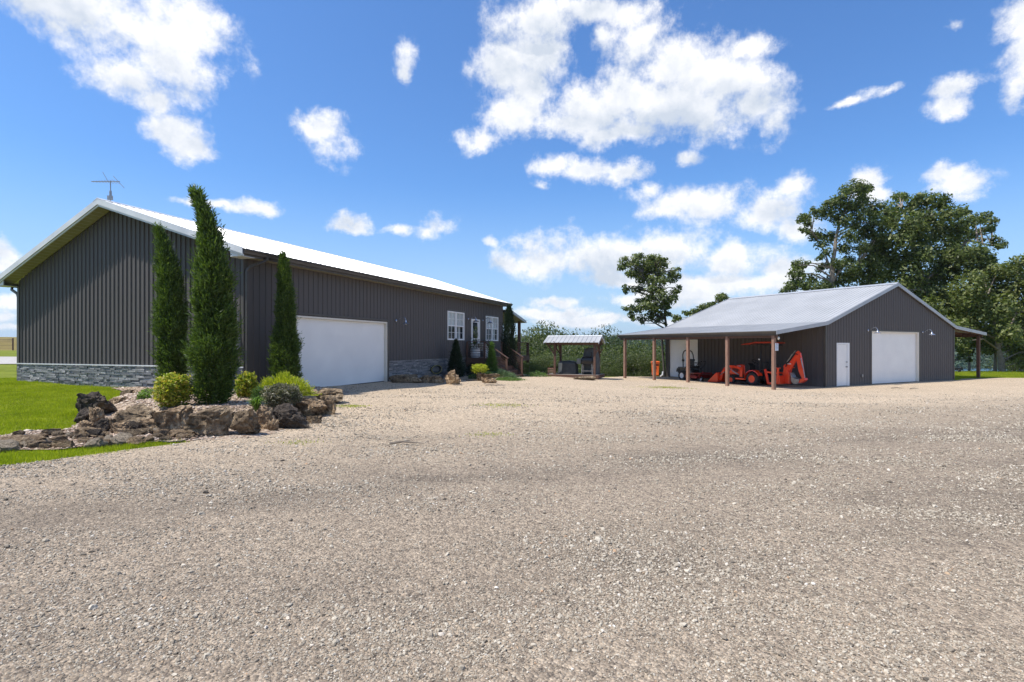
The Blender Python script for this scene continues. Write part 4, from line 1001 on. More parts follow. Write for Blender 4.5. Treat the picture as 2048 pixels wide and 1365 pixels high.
# TV antenna standing on the ridge
an = thing('television_antenna', 'old grey television aerial on a short mast at the roof ridge', 'antenna', hloc(-RS-.10, -.05, ZR+.02), RZH+.5); an.scale = (.64, .64, .92)
k = MB(); k.tube([(0, 0, -.1), (0, 0, .75)], .024, 8); k.build('mast', M['steel'], an, True)
k = MB(); k.box(-.13, .09, -.05, .05, .10, .24); k.lathe([(.06, .24), (.055, .38), (.04, .42)], (0, 0, 0)); k.build('rotator_box', M['steel'], an)
k = MB(); k.bar((-.85, 0, .70), (.42, 0, .74), .026, .026); k.build('boom', M['steel'], an)
for i in range(9):
    x = -.8+i*.13; L_ = .12+.03*i
    MB().tube([(x, -L_, .70+.03*i/9), (x, L_, .70+.03*i/9)], .007, 5).build('element', M['steel'], an)
MB().tube([(.34, -.42, .84), (.36, 0, .73), (.42, .4, .60)], .010, 5).build('element', M['steel'], an)
MB().tube([(-.1, 0, .72), (-.22, -.25, 1.0)], .009, 5).build('element', M['steel'], an)
# white planters and chair on deck
for i, (x, y, w_, lb) in enumerate(((.40, 15.05, .27, 'round white planter with dark leafy plant at the left end of the deck'), (.34, 16.95, .24, 'second white planter with dark plant, right of the front door'))):
    p = thing('planter', lb, 'planter', hloc(x, y, .985), RZH)
    MB().lathe([(w_*.7, 0), (w_*.95, .1), (w_, .3), (w_*.95, .48), (w_*.98, .5), (w_*.9, .5), (w_*.85, .42)], n=24).build('pot', M['ceramic'], p, True)
    lf = MB()
    for k in range(260):
        c = Vector((rnd.gauss(0, .16), rnd.gauss(0, .16), .5+abs(rnd.gauss(0, .22)))); d1 = Vector((c.x*2+rnd.gauss(0, .3), c.y*2+rnd.gauss(0, .3), rnd.uniform(-.2, .6))).normalized()*rnd.uniform(.04, .09); d2_ = d1.cross(Vector((rnd.gauss(0, 1), rnd.gauss(0, 1), 1))).normalized()*.018
        lf.add([c-d1, c+d2_, c+d1, c-d2_], [(0, 1, 2, 3)])
    lf.build('foliage', M['dark_leafplant'] if 'dark_leafplant' in M else M['oak_leaf'], p, fixn=False)
ch = thing('deck_chair', 'white slatted deck chair with slanted back behind the deck rail', 'chair', hloc(.78, 15.25, .985), RZH)
k = MB()
for i in range(6): k.bar((-.22+i*.088, -.30, .78), (-.22+i*.088, .30, .42), .075, .018, (0, 0, 1))
k.build('backrest', M['ceramic'], ch)
k = MB()
for i in range(5): k.box(-.25, .25, .25+i*.09, .325+i*.09, .36, .38)
k.build('seat', M['ceramic'], ch)
for (x, y, h) in ((-.24, -.25, .7), (.24, -.25, .7), (-.24, .66, .36), (.24, .66, .36)): MB().box(x-.025, x+.025, y-.025, y+.025, 0, h).build('leg', M['ceramic'], ch)
# hose coiled on a wall hanger
ho = thing('garden_hose', 'coiled yellow-edged black garden hose hanging low on the stone skirt', 'hose', hloc(.12, 11.0, .62), RZH)
pts = []
for i in range(220):
    a = i/220*2*math.pi*7; r_ = .30+.02*math.sin(i*.3); pts.append((.03+.012*(i/32), math.cos(a)*r_*1.5, math.sin(a)*r_*.55-.1))
MB().tube(pts, .014, 6).build('coil', M['black'], ho, True)
MB().tube([(.13, math.cos(a)*.5, math.sin(a)*.19-.1) for a in [i/24*6.28 for i in range(25)]], .013, 6).build('outer_loop', M['hose'], ho, True)

# ------------------------------------------------------------ the workshop
ZS = -.41; RZS = math.atan2(SB.y, SB.x)
def sloc(p, q, z=0): r = SO+SB*p+SE*q; return (r.x, r.y, ZS+z)
shop = thing('workshop', 'charcoal metal workshop with white overhead door, grey roof and open lean-to on each side', 'workshop', (SO.x, SO.y, ZS), RZS)
SW, SLn, RP = 12.7, 10.74, 6.3
ZRS, ZKS = 5.42, 3.20; LW = 3.85; ZLL = 2.70; ZRR = 2.84
def zs(x):
    if x < 0: return ZKS+(ZLL-ZKS)*(-x/LW)
    if x > SW: return ZKS+(ZRR-ZKS)*((x-SW)/LW)
    return ZRS-(ZRS-ZKS)*abs(x-RP)/(RP if x < RP else SW-RP)
sf = lambda a, d, z: (a, -d, z)
ov = (3.97, 8.72, .03, 2.80); wd = (.90, 1.98, .03, 2.18)
k = MB(); ribwall(k, 0, SW, lambda a: -.08, lambda a: zs(a)-.13, sf, [ov, wd], .229, .040, .018)
sd = (7.99, 10.5, .03, 2.46)
ribwall(k, 0, SLn, lambda a: -.08, lambda a: ZKS-.14, lambda a, d, z: (-d, a, z), [sd], .263, .035, .028)
ribwall(k, 0, SLn, lambda a: -.08, lambda a: ZKS-.14, lambda a, d, z: (SW+d, a, z), (), .263, .035, .028)
ribwall(k, 0, SW, lambda a: -.08, lambda a: zs(a)-.13, lambda a, d, z: (a, SLn+d, z), (), .229, .04, .018)
k.build('siding', M['charcoal'], shop, fixn=False)
k = MB(); k.box(-.03, .06, -.028, -.001, -.05, 3.04); k.box(-.03, -.002, -.001, .08, -.05, 3.04); k.box(SW-.06, SW+.03, -.028, -.001, -.05, 3.04); k.box(-.034, -.002, SLn-.08, SLn, -.05, 3.04)
k.bar((-.12, SLn+.02, .03), (-.30, SLn+.10, 2.86), .12, .09)
k.box(ov[0]-.06, ov[0], -.024, -.002, .0, ov[3]+.06); k.box(ov[1], ov[1]+.06, -.024, -.002, .0, ov[3]+.06); k.box(ov[0], ov[1], -.024, -.002, ov[3], ov[3]+.06)
pieces(k, 'corner_trim', M['bronze'], shop)
k = MB(); k.box(ov[0], ov[0]+.05, -.004, .14, .03, ov[3]); k.box(ov[1]-.16, ov[1], -.004, .14, .03, ov[3]); k.box(ov[0]+.05, ov[1]-.16, -.004, .14, ov[3]-.07, ov[3]); k.build('garage_door_frame', M['cream'], shop)
seg_door(lambda a, d, z: (a, .10-d, z), ov[0]+.05, ov[1]-.16, .03, ov[3]-.07, 5, shop, M['door_white'], 'overhead_door')
k = MB(); k.box(wd[0], wd[0]+.06, -.02, .08, .03, wd[3]); k.box(wd[1]-.2, wd[1], -.02, .08, .03, wd[3]); k.box(wd[0]+.06, wd[1]-.2, -.02, .08, wd[3]-.08, wd[3]); fr2 = k.build('walk_door', M['vinyl'], shop)
MB().box(wd[0]+.065, wd[1]-.207, .0, .04, .04, wd[3]-.085).build('door_leaf', M['door_white'], fr2)
k = MB()
for z_, r_ in ((.98, .035), (1.22, .028)): k.lathe([(r_, 0), (r_, .015), (.014, .02), (.014, .045), (r_, .055), (r_*.9, .075)], (wd[1]-.27, 0, z_), (0, -1, 0), 12)
k.build('handle', M['steel'], fr2, True)
seg_door(lambda a, d, z: (.08-d, a, z), sd[0]+.03, sd[1]-.03, .03, sd[3]-.03, 4, shop, M['door_white'], 'side_garage_door')
k = MB(); k.box(-.02, .1, sd[0]-.04, sd[0]+.03, .0, sd[3]); k.box(-.02, .1, sd[1]-.03, sd[1]+.04, .0, sd[3]); k.box(-.02, .1, sd[0]-.04, sd[1]+.04, sd[3]-.03, sd[3]+.04); k.build('side_door_frame', M['bronze'], shop)
k = MB(); k.box(.1, SW-.1, .16, .2, 0, 3); k.box(.16, .2, .2, SLn-.2, 0, 3); k.build('door_backing', M['dark'], shop)
k = MB()
k.box(3.02, 3.12, -.065, -.018, .42, .56); k.build('outlet_box', M['steel'], shop, bevel=.008)
# roofs
y0, y1 = -.12, SLn+.15
k = sheet(RP, 0, y0, y1, zs, .229, .045, .02); k2 = sheet(RP, SW, y0, y1, zs, .229, .045, .02); k.add(k2.v, k2.f)
mr_ = k.build('roof', M['roof_shop'], shop, fixn=False)
k = MB(); k.prism([(RP-.22, zs(RP-.22)+.03), (RP, ZRS+.055), (RP+.22, zs(RP+.22)+.03), (RP, ZRS+.02)], y0-.02, y1+.02, lambda u, v, w: (u, w, v)); k.build('ridge_cap', M['grey_trim'], mr_)
k = sheet(0, -LW, y0, y1, zs, .229, .045, .02); k.build('lean_to_roof', M['roof_shop'], shop, fixn=False)
k = sheet(SW, SW+LW, y0, y1, zs, .229, .045, .02); k.build('lean_to_roof', M['roof_shop'], shop, fixn=False)
k = MB(); rake(k, y0+.01, [SW+LW+.02, SW, RP, 0, -LW-.02], zs, .15); k.build('fascia', M['grey_trim'], shop); k = MB(); rake(k, y1+.02, [SW+LW+.02, SW, RP, 0, -LW-.02], zs, .15); k.build('fascia', M['grey_trim'], shop)
k = MB(); gutter(k, (-LW-.01, y0, ZLL+.01), (-LW-.01, y1, ZLL+.01), (-1, 0, 0), .12, .13); k.box(-LW-.01, -LW+.03, y0, y1, ZLL-.20, ZLL-.03); k.build('gutter', M['bronze'], shop)
# timber frame of the lean-tos
def leanto(sgn, xo, xi, zo):
    for i in range(5):
        q = .2+i*2.55; q = min(q, SLn-.1) if sgn > 0 else q
    b = MB(); b.box(min(xo, xo+.08*sgn), max(xo, xo+.08*sgn), y0+.05, y1-.05, zo-.30, zo-.05); b.build('beam', M['deckwood'], shop)
    r = MB()
    n = 12
    for i in range(n):
        q = .06+(SLn-.2)*i/(n-1); r.bar((xi, q, zs(xi)-.11), (xo+.04*sgn, q, zs(xo)-.11), .045, .13)
    r.build('rafters', M['deckwood'], shop)
    pl_ = MB()
    for i in range(6):
        x = xi+(xo-xi)*(i+.5)/6; pl_.box(x-.045, x+.045, y0+.1, y1-.1, zs(x)-.045, zs(x)-.035)
    pl_.build('purlins', M['deckwood'], shop)
leanto(-1, -LW+.16, 0, ZLL); leanto(1, SW+LW-.42, SW, ZRR+.05)
for i in range(5):
    q = .12+i*2.58; h = ZLL-.14
    k = MB(); w_ = .072; k.box(-3.72-w_, -3.72+w_, q-w_, q+w_, -.1, h); k.build('post', M['post'], shop, bevel=.008)
for i in range(4):
    q = .12+i*3.4
    k = MB(); k.box(SW+3.42-.08, SW+3.42+.08, q-.08, q+.08, -.15, ZRR-.2); k.build('post', M['deckwood'], shop, bevel=.006)
barn_light(None, 0, 0, 'galvanised gooseneck lamp at the top left corner of the workshop overhead door', RZS+math.pi, loc=sloc(3.62, -.02, 2.83))
barn_light(None, 0, 0, 'galvanised gooseneck lamp right of the workshop overhead door', RZS+math.pi, loc=sloc(9.05, -.02, 2.80))
bl = thing('hanging_bulb', 'small bare white bulb hanging under the lean-to corner', 'lamp', sloc(-3.55, -.0, 2.42))
MB().lathe([(.035, .12), (.03, .05), (.03, .02)], n=12).build('socket', M['blackmetal'], bl, True)
MB().lathe([(.025, .03), (.05, -.02), (.055, -.06), (.035, -.1), (.01, -.115)], n=14).build('bulb', M['bulb'], bl, True)
# paper notice on the near post
nt_ = thing('notice', 'small white notice with blue lines pinned high on the nearest lean-to post', 'sign', sloc(-3.66, .12-.09, 1.98), RZS)
MB().box(-.09, .13, -.012, -.004, -.17, .17).build('sheet', mat('notice_paper', (.62, .68, .74), .6), nt_)
k = MB()
for i in range(7): k.box(-.06, .10-(i % 3)*.02, -.0145, -.0125, .09-i*.033, .10-i*.033)
k.build('printed_lines', mat('notice_ink', (.12, .22, .42), .6), nt_)
k = MB(); k.box(-.03, .07, -.0145, -.0125, .118, .142); k.build('printed_heading', mat('notice_red', (.5, .1, .1), .6), nt_)

# ------------------------------------------------------------ foliage builders
DENS = 1.5; LSZ = 1.18
def leaf_quads(P, size, up=.35, asp=.55, D=None, NO=None):
    """diamond leaves at points P; returns verts, faces"""
    n = len(P); Nn = nr.normal(0, 1, (n, 3)); Nn[:, 2] += up*2.2; Nn = Nn if NO is None else Nn*.62+NO*1.15; Nn /= np.linalg.norm(Nn, axis=1)[:, None]
    A = nr.normal(0, 1, (n, 3)) if D is None else D+nr.normal(0, .35, (n, 3))
    if D is None: A -= (A*Nn).sum(1)[:, None]*Nn
    A /= np.linalg.norm(A, axis=1)[:, None]+1e-9
    B = np.cross(Nn, A); B /= np.linalg.norm(B, axis=1)[:, None]+1e-9
    s = size*np.exp(nr.normal(0, .22, n)); A = A*s[:, None]; B = B*(s*asp)[:, None]
    v = np.stack([P-A, P+B*.9+A*.1, P+A, P-B*.9+A*.1], 1).reshape(-1, 3)
    return v, np.arange(4*n).reshape(n, 4)
def blob_points(blobs, dens, shell=.55, mm=None):
    out = []; outn = []; dens = dens*DENS
    for (x, y, z, r, rz) in blobs:
        n = max(6, int(dens*r*r)); d = nr.normal(0, 1, (n, 3)); d /= np.linalg.norm(d, axis=1)[:, None]
        # lumpy surface: sub clumps
        m = mm or max(3, int(4+r*5)); c = nr.normal(0, 1, (m, 3)); c /= np.linalg.norm(c, axis=1)[:, None]
        idx = nr.integers(0, m, n); rr = nr.random(n)**(1/3*shell+.12)
        Q = c[idx]*.50+d*rr[:, None]*.60
        if mm:      # solid rounded lobe with a knobbly skin
            kn = np.sin(d[:, 0]*6+x*9)*np.sin(d[:, 1]*7+y*9)*np.sin(d[:, 2]*6+z*9)
            Q = d*((nr.random(n)**.30)*(.92+.16*kn))[:, None]
        out.append(Q*np.array([r, r, rz])+np.array([x, y, z])); qn = Q/(np.linalg.norm(Q, axis=1)[:, None]+1e-6); outn.append(qn)
    global NOUT; NOUT = np.concatenate(outn); return np.concatenate(out)
def tree(name, label, cat, base, blobs, leafmat, dens, size, trunks, group=None, limb=True, up=.35, trunk_r=.22, bark='bark'):
    """blobs and trunk paths in world coordinates"""
    t = thing(name, label, cat, base, 0, group); B = np.array(base)
    P = blob_points(blobs, dens)-B
    v, f = leaf_quads(P, size*LSZ, up, NO=NOUT); mesh_np('crown', v, f, leafmat, t)
    k = MB(); b = Vector(base)
    paths = []
    for path, r in trunks:
        pts = [Vector(p)-b for p in path]; fine = []
        for i in range(len(pts)-1):
            for j in range(5):
                q = pts[i].lerp(pts[i+1], j/5); q += Vector((noise.noise(q*.7), noise.noise(q*.7+Vector((5, 5, 5))), 0))*.12*min(1, i+j/5); fine.append(q)
        fine.append(pts[-1]); n = len(fine)
        k.tube(fine, [r*(1-.82*i/(n-1)) if i else r*1.25 for i in range(n)], 8); paths.append(fine)
    if limb:
        allp = [p for f_ in paths for p in f_[2:]]
        for (x, y, z, r, rz) in blobs:
            c = Vector((x, y, z))-b; cand = [p for p in allp if p.z < c.z-.15*abs((p-c).length)] or allp
            a = min(cand, key=lambda p: (p-c).length); L_ = (c-a).length
            if L_ < .15: continue
            mid = a.lerp(c, .5)+Vector((rnd.uniform(-.1, .1), rnd.uniform(-.1, .1), .12))*L_
            k.tube([a, mid, c], [.028+.016*L_, .02+.008*L_, .010], 5, False)
    k.build('trunk', M[bark], t, True, fixn=False)
    return t
def pxb(Y, lst, dj=.8, sc_=1, ox=0, oy=0, rs=1.0, flat=.85):
    out = []
    for (px, py, r) in lst:
        px = ox+px/sc_; py = oy+py/sc_; r = r/sc_; y = Y+rnd.uniform(-dj, dj)*1.2
        out.append(((px-1024)/FPX*y, y, HC+(HZ-py)/FPX*y, r*y/FPX*rs, r*y/FPX*rs*flat))
    return out
def pxp(Y, px, py): return ((px-1024)/FPX*Y, Y, HC+(HZ-py)/FPX*Y)

# lone oak behind the left lean-to
ob = [(200,250,75),(150,300,45),(330,230,90),(215,190,40),(350,165,45),(415,150,40),(470,260,100),(600,240,95),(580,170,45),(680,185,35),(745,195,35),(720,260,75),(300,370,75),(250,400,45),(430,380,100),(560,370,100),(690,380,85),(850,380,65),(915,350,40),(930,430,40),(460,480,80),(600,500,85),(740,480,75),(850,470,60),(230,600,45),(200,560,30),(205,650,30),(330,620,55),(430,610,65),(560,600,65),(680,620,75),(900,610,60),(940,590,35),(870,700,55),(560,730,75),(700,720,95),(820,740,65),(200,870,40),(260,860,45),(350,880,75),(480,850,85),(620,840,95),(760,850,85),(300,960,50),(330,1020,30),(430,1010,55),(440,1070,30),(560,970,75),(680,980,65),(800,930,45),(750,1080,26),(640,1040,40),(380,780,45),(460,760,45)]
YO = 44.0
tree('oak_tree', 'lone oak with ragged dark crown rising behind the left end of the workshop roof', 'tree', pxp(YO, 1334, 740), pxb(YO, ob, .9, 6.825, 1220, 490, 1.42), M['oak_leaf'], 520, .085,
     [([pxp(YO, 1334, 745), pxp(YO, 1333, 660), pxp(YO, 1328, 610), pxp(YO, 1318, 565), pxp(YO, 1312, 530)], .13), ([pxp(YO, 1330, 620), pxp(YO-.4, 1300, 580), pxp(YO-.5, 1285, 545)], .07)], bark='dark_bark')
# tall open tree
tb_ = [(520,90,62),(460,85,36),(460,120,45),(590,90,38),(570,130,40),(380,180,50),(365,165,26),(470,190,55),(560,170,60),(620,220,50),(660,190,40),(340,240,55),(430,280,50),(530,260,60),(640,290,50),(270,230,26),(262,210,22),(185,270,30),(215,255,30),(200,330,24),(245,290,32),(230,350,30),(300,370,45),(260,380,30),(380,380,42),(470,370,50),(560,370,55),(650,370,45),(310,430,36),(345,470,32),(460,440,45),(300,505,26),(330,560,36),(305,570,26),(550,440,45),(600,450,50),(640,440,50),(510,300,36),(600,330,45),(390,250,45),(430,160,40),(680,330,30),(170,545,40),(140,545,26),(220,540,24),(150,600,40),(90,695,36),(130,680,40),(160,650,50),(215,680,45),(250,630,42),(290,690,45),(330,680,50),(200,600,30),(430,640,55),(420,540,46),(395,580,34),(480,600,60),(560,660,60),(470,520,40),(380,650,50),(520,560,50)]
YT = 47.0
def cp(px, py): return (1540+px/3.0335, 350+py/3.0335)
tree('hickory_tree', 'tall open-crowned tree with pale trunk showing through, behind the middle of the workshop roof', 'tree', pxp(YT, 1663, 745), pxb(YT, tb_, 1.1, 3.0335, 1540, 350, 1.25), M['oak_leaf'], 330, .10,
     [([pxp(YT, 1663, 745), pxp(YT, *cp(375, 650)), pxp(YT, *cp(385, 520)), pxp(YT, *cp(400, 400)), pxp(YT, *cp(425, 280)), pxp(YT, *cp(500, 110))], .26),
      ([pxp(YT, *cp(380, 600)), pxp(YT+.5, *cp(330, 470)), pxp(YT+.6, *cp(255, 330))], .10), ([pxp(YT, *cp(375, 660)), pxp(YT, *cp(440, 550)), pxp(YT, *cp(540, 545))], .09)])
t2 = [(600,520,60),(560,520,50),(650,470,60),(640,540,60),(700,300,46),(690,360,50),(610,370,46),(640,240,40),(620,600,70),(540,600,60),(680,600,70),(700,440,60),(660,400,40)]
tree('hickory_tree', 'second open tree with forked grey trunk just left of the big dense oak', 'tree', pxp(YT+1, 1742, 745), pxb(YT+1, t2, 1.0, 3.0335, 1540, 350, 1.05), M['oak_leaf'], 210, .115,
     [([pxp(YT+1, 1742, 745), pxp(YT+1, *cp(605, 660)), pxp(YT+1, *cp(600, 500)), pxp(YT+1, *cp(640, 380)), pxp(YT+1, *cp(690, 250))], .22)])
t3 = [(760,200,70),(790,135,50),(815,130,30),(720,230,50),(740,260,50),(880,190,80),(900,140,40),(960,160,75),(1040,150,55),(1060,190,50),(850,290,95),(980,260,95),(1080,240,70),(1160,220,50),(1190,225,30),(1200,290,65),(1290,260,52),(1340,290,42),(1350,330,30),(700,400,60),(780,390,95),(900,380,110),(1030,350,110),(1150,330,90),(1130,420,90),(1250,350,50),(1310,330,45),(1285,390,26),(1360,400,40),(1400,420,36),(1425,415,18),(1380,440,26),(690,510,90),(800,500,110),(930,490,125),(1060,480,125),(1190,470,110),(1270,480,80),(1330,500,50),(1350,540,45),(700,610,90),(820,610,110),(960,620,120),(1100,600,120),(1230,570,100),(870,340,80),(750,300,60)]
YB = 49.0
tree('oak_tree', 'biggest spreading oak with dense rounded crown, behind the workshop ridge', 'tree', pxp(YB, 1850, 748), pxb(YB, t3, 2.2, 3.0335, 1540, 350, 1.05), M['oak_leaf'], 240, .125,
     [([pxp(YB, 1850, 748), pxp(YB, *cp(930, 760)), pxp(YB, *cp(900, 560)), pxp(YB, *cp(860, 380)), pxp(YB, *cp(800, 200))], .45), ([pxp(YB, *cp(930, 700)), pxp(YB, *cp(1060, 500)), pxp(YB, *cp(1200, 400)), pxp(YB, *cp(1350, 430))], .25)])
t5 = [(1230,620,80),(1330,610,90),(1300,560,50),(1400,570,80),(1480,560,80),(1541,540,70),(1600,560,80),(1200,720,110),(1320,710,120),(1440,690,120),(1560,680,120),(1680,640,120),(1180,830,110),(1290,830,120),(1410,820,120),(1530,820,120),(1660,800,120),(1160,930,70),(1250,950,90),(1350,960,90),(1460,950,100),(1580,950,100),(1700,930,120),(1320,1050,55),(1480,1040,70),(1560,1060,80),(1680,1080,90),(1170,1010,50),(1460,1120,36),(1540,1140,50)]
YC = 45.0
tree('oak_tree', 'broad oak with thick pale trunk shading the lawn right of the workshop', 'tree', pxp(YC, 2004, 748), pxb(YC, t5, 1.8, 3.0335, 1540, 350, 1.05), M['olive_leaf'], 260, .115,
     [([pxp(YC, 2005, 750), pxp(YC, 2001, 715), pxp(YC, 1994, 690), pxp(YC, 1988, 640), pxp(YC, 1975, 590)], .25), ([pxp(YC, 1994, 700), pxp(YC, 2020, 650), pxp(YC, 2050, 600)], .14)])
t4 = [(900,720,100),(780,700,80),(1000,720,110),(1110,720,100),(960,810,90),(1060,820,100),(1150,830,90),(1090,900,70),(1170,950,60),(860,660,70),(1140,1010,36),(1180,1060,36),(1210,1120,26),(1150,1100,30)]
tree('oak_tree', 'lower bushy tree tucked between the workshop gable and the broad oak', 'tree', pxp(47, 1884, 750), pxb(47, t4, 1.6, 3.0335, 1540, 350, 1.05), M['olive_leaf'], 260, .115, [([pxp(47, 1895, 756), pxp(47, 1896, 700), pxp(47, 1885, 640), pxp(47, 1870, 600)], .22)])
tm = [(350,980,50),(400,1010,30),(330,1040,26),(470,930,34),(520,940,40),(560,960,34),(620,900,60),(690,870,50),(740,850,60),(800,830,45),(870,800,40),(940,740,60),(1000,720,60),(960,690,40),(1060,740,40),(1110,760,30)]
tree('oak_tree', 'distant tree whose leafy tips just clear the left slope of the workshop roof', 'tree', pxp(56, 1385, 745), pxb(56, [(220+0+a/1.0-220, b, r) for a, b, r in tm], .8, 6.825, 1300, 490, 1.3), M['oak_leaf'], 420, .11, [([pxp(56, 1400, 760), pxp(56, 1400, 700), pxp(56, 1410, 640)], .2)])
# trees along the slope at the right, lower part, with trunks one can tell apart
for (px, Y_, r_, lb) in ((1938, 50, .12, 'slim dark trunked tree left of the broad oak on the lawn crest'), (1990, 53, .16, 'shaded tree just behind the broad oak trunk'), (2042, 51, .14, 'slim tree at the right edge of the lawn crest')):
    bl_ = [(px+rnd.uniform(-26, 26), rnd.uniform(600, 705), rnd.uniform(14, 26)) for _ in range(16)]
    tree('young_oak', lb, 'tree', pxp(Y_, px, 750), pxb(Y_, bl_, 1.2), M['olive_leaf'], 230, .12, [([pxp(Y_, px, 752), pxp(Y_, px+1, 690), pxp(Y_, px-2, 620)], r_)])

# bank of trees and scrub dropping away behind the yard: a few shapes, copied
def proto_tree(i, h, r, leafm, dens, size):
    bl = []
    for k in range(26+4*i):
        a = rnd.uniform(0, 6.283); zz = rnd.random(); rad = r*math.sqrt(rnd.random())*math.sin(math.pi*min(.95, max(.12, zz*.85+.12)))**.7
        rr = r*rnd.uniform(.22, .38); bl.append((math.cos(a)*rad, math.sin(a)*rad, h*(.22+.72*zz), rr, rr*.85))
    P = blob_points(bl, dens); v, f = leaf_quads(P, size, .35)
    return v, f, bl
protos = []
spec = [(1.0, .42, 'slope_leaf'), (1.0, .5, 'bright_leaf'), (1.0, .38, 'oak_leaf'), (1.0, .46, 'slope_leaf'), (1.0, .44, 'slope_leaf')]
for i, (h, r, lm) in enumerate(spec):
    bl = []
    for k in range(17):
        a = rnd.uniform(0, 6.283); zz = (k+rnd.random())/17; prof = math.sin(math.pi*min(.97, zz*.8+.16))**.6
        rad = r*math.sqrt(rnd.uniform(.15, 1))*prof; rr = r*rnd.uniform(.34, .58)
        bl.append((math.cos(a)*rad*.9, math.sin(a)*rad*.9, .16+.70*zz, rr, rr*.8))
    P = blob_points(bl, 11000, mm=1); v, f = leaf_quads(P, .0100, .12, NO=NOUT*.75)
    t = thing('slope_tree', 'tree', 'tree'); mesh_np('crown', v, f, M[lm], t)
    k = MB(); k.tube([(0, 0, -.15), (.01, 0, .3), (0, .02, .75)], [.028, .02, .006], 6)
    for (x, y, z, rr, _) in bl[::3]: k.tube([(0, 0, max(.1, z-.25)), (x, y, z)], [.01, .003], 4, False)
    k.build('trunk', M['bark'], t, True, fixn=False); protos.append(t)
top = [(1030,676),(1042,668),(1058,656),(1075,652),(1088,648),(1100,656),(1110,662),(1130,664),(1145,670),(1160,661),(1168,672),(1185,660),(1200,662),(1215,670),(1235,671),(1250,676),(1275,676),(1300,672),(1325,668)]
ORD = 'first second third fourth fifth sixth seventh eighth ninth tenth eleventh twelfth thirteenth fourteenth fifteenth sixteenth seventeenth eighteenth nineteenth twentieth twenty-first twenty-second'.split()
def place_slope(px, ytop, Y_, asp, k, label, grp):
    x = (px-1024)/FPX*Y_; z0 = gz(x, Y_)-.3; z1 = HC+(HZ-ytop)/FPX*Y_; h = max(1.2, z1-z0)
    o = protos[k] if not protos[k].get('used') else copy_tree(protos[k])
    if not protos[k].get('used'): protos[k]['used'] = 1
    o.location = (x, Y_, z0); o.scale = (h*asp, h*asp, h*1.0); o.rotation_euler.z = rnd.uniform(0, 6.28); o['label'] = label; o['category'] = 'tree'
    if grp: o['group'] = grp
    elif 'group' in o: del o['group']
    return o
gs = 'trees on the slope behind the gravel yard'
for i, (px, yt) in enumerate(top):
    sp_ = {4: 'tallest rounded tree on the skyline left of the grill shelter roof', 11: 'dark tree poking above the skyline over the right end of the shelter roof'}
    place_slope(px, yt-(9 if i % 4 == 0 else 0)-(7 if 2 <= i <= 5 else 0), rnd.uniform(60, 72), rnd.uniform(.58, .78), (0, 2, 3)[i % 3], sp_.get(i, ORD[i]+' tree from the left along the skyline of the wooded slope'), None if i in sp_ else gs)
for i in range(17):
    px = 1036+i*17.5+rnd.uniform(-5, 5); place_slope(px, rnd.uniform(683, 694), rnd.uniform(50, 57), rnd.uniform(.85, 1.15), (0, 1, 3, 4, 2)[i % 5], ORD[i]+' tree from the left half way down the wooded slope', 'trees half way down the wooded slope')
gb = 'bushes along the back edge of the gravel'
for i in range(22):
    px = 1040+i*13.6+rnd.uniform(-4, 4); place_slope(px, rnd.uniform(700, 716), rnd.uniform(40, 45), rnd.uniform(1.1, 1.6), (0, 4, 3, 1)[i % 4], ORD[i]+' scrub bush from the left along the back edge of the gravel', gb)
for i, (px, yt, Y_, lb) in enumerate(((1058, 722, 37.5, 'round yellow-green bush beyond the end of the deck steps'), (1085, 735, 38.0, 'low dark scrub bush left of the grill shelter deck'), (1215, 730, 39.5, 'low green scrub between the grill shelter and the first lean-to post'), (1232, 724, 40.5, 'yellowish scrub bush beside the first lean-to post'), (1275, 728, 41.5, 'dark rounded bush seen between the first two lean-to posts'), (1296, 726, 42, 'bright scrub bush left of the orange bin'), (1140, 728, 39, 'scrub with orange tips behind the grill shelter'))):
    place_slope(px, yt, Y_, 1.15, (1, 3, 4, 1, 2, 4, 1)[i], lb, None)
# trees seen under and right of the right lean-to, down the slope
for i, (px, yt, Y_) in enumerate(((2025, 690, 62), (2062, 690, 60), (2100, 640, 55))):
    place_slope(px, yt, Y_, .7, (3, 1, 0)[i % 3], ORD[i]+' tree from the left below the lawn crest towards the lake', 'trees below the lawn crest')
# behind the workshop, seen only from a step aside
for i, (px, yt, Y_) in enumerate(((1380, 640, 60), (1440, 630, 58), (1560, 610, 62), (1620, 600, 60), (1700, 600, 63), (1790, 620, 60))):
    place_slope(px, yt+25, Y_, .6, (0, 2, 3)[i % 3], ORD[i]+' tree from the left of the wood behind the workshop', 'trees of the wood behind the workshop')
for p_ in protos:
    if 'used' in p_: del p_['used']

# far wooded shore and hills: one mass
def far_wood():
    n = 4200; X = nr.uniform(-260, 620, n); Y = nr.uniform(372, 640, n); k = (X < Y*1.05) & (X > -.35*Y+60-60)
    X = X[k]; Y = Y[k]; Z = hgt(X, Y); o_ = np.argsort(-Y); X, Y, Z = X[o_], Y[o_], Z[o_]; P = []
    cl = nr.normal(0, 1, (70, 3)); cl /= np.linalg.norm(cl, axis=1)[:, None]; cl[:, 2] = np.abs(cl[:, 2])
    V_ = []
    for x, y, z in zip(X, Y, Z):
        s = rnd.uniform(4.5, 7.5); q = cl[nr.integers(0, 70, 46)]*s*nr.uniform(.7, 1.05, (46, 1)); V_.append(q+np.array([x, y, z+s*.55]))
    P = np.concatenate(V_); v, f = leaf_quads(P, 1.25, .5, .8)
    tag(mesh_np('far_wood', v, f, M['far_haze_leaf']), 'far blue-green wooded hills across the lake', 'woods', kind='stuff')
far_wood()

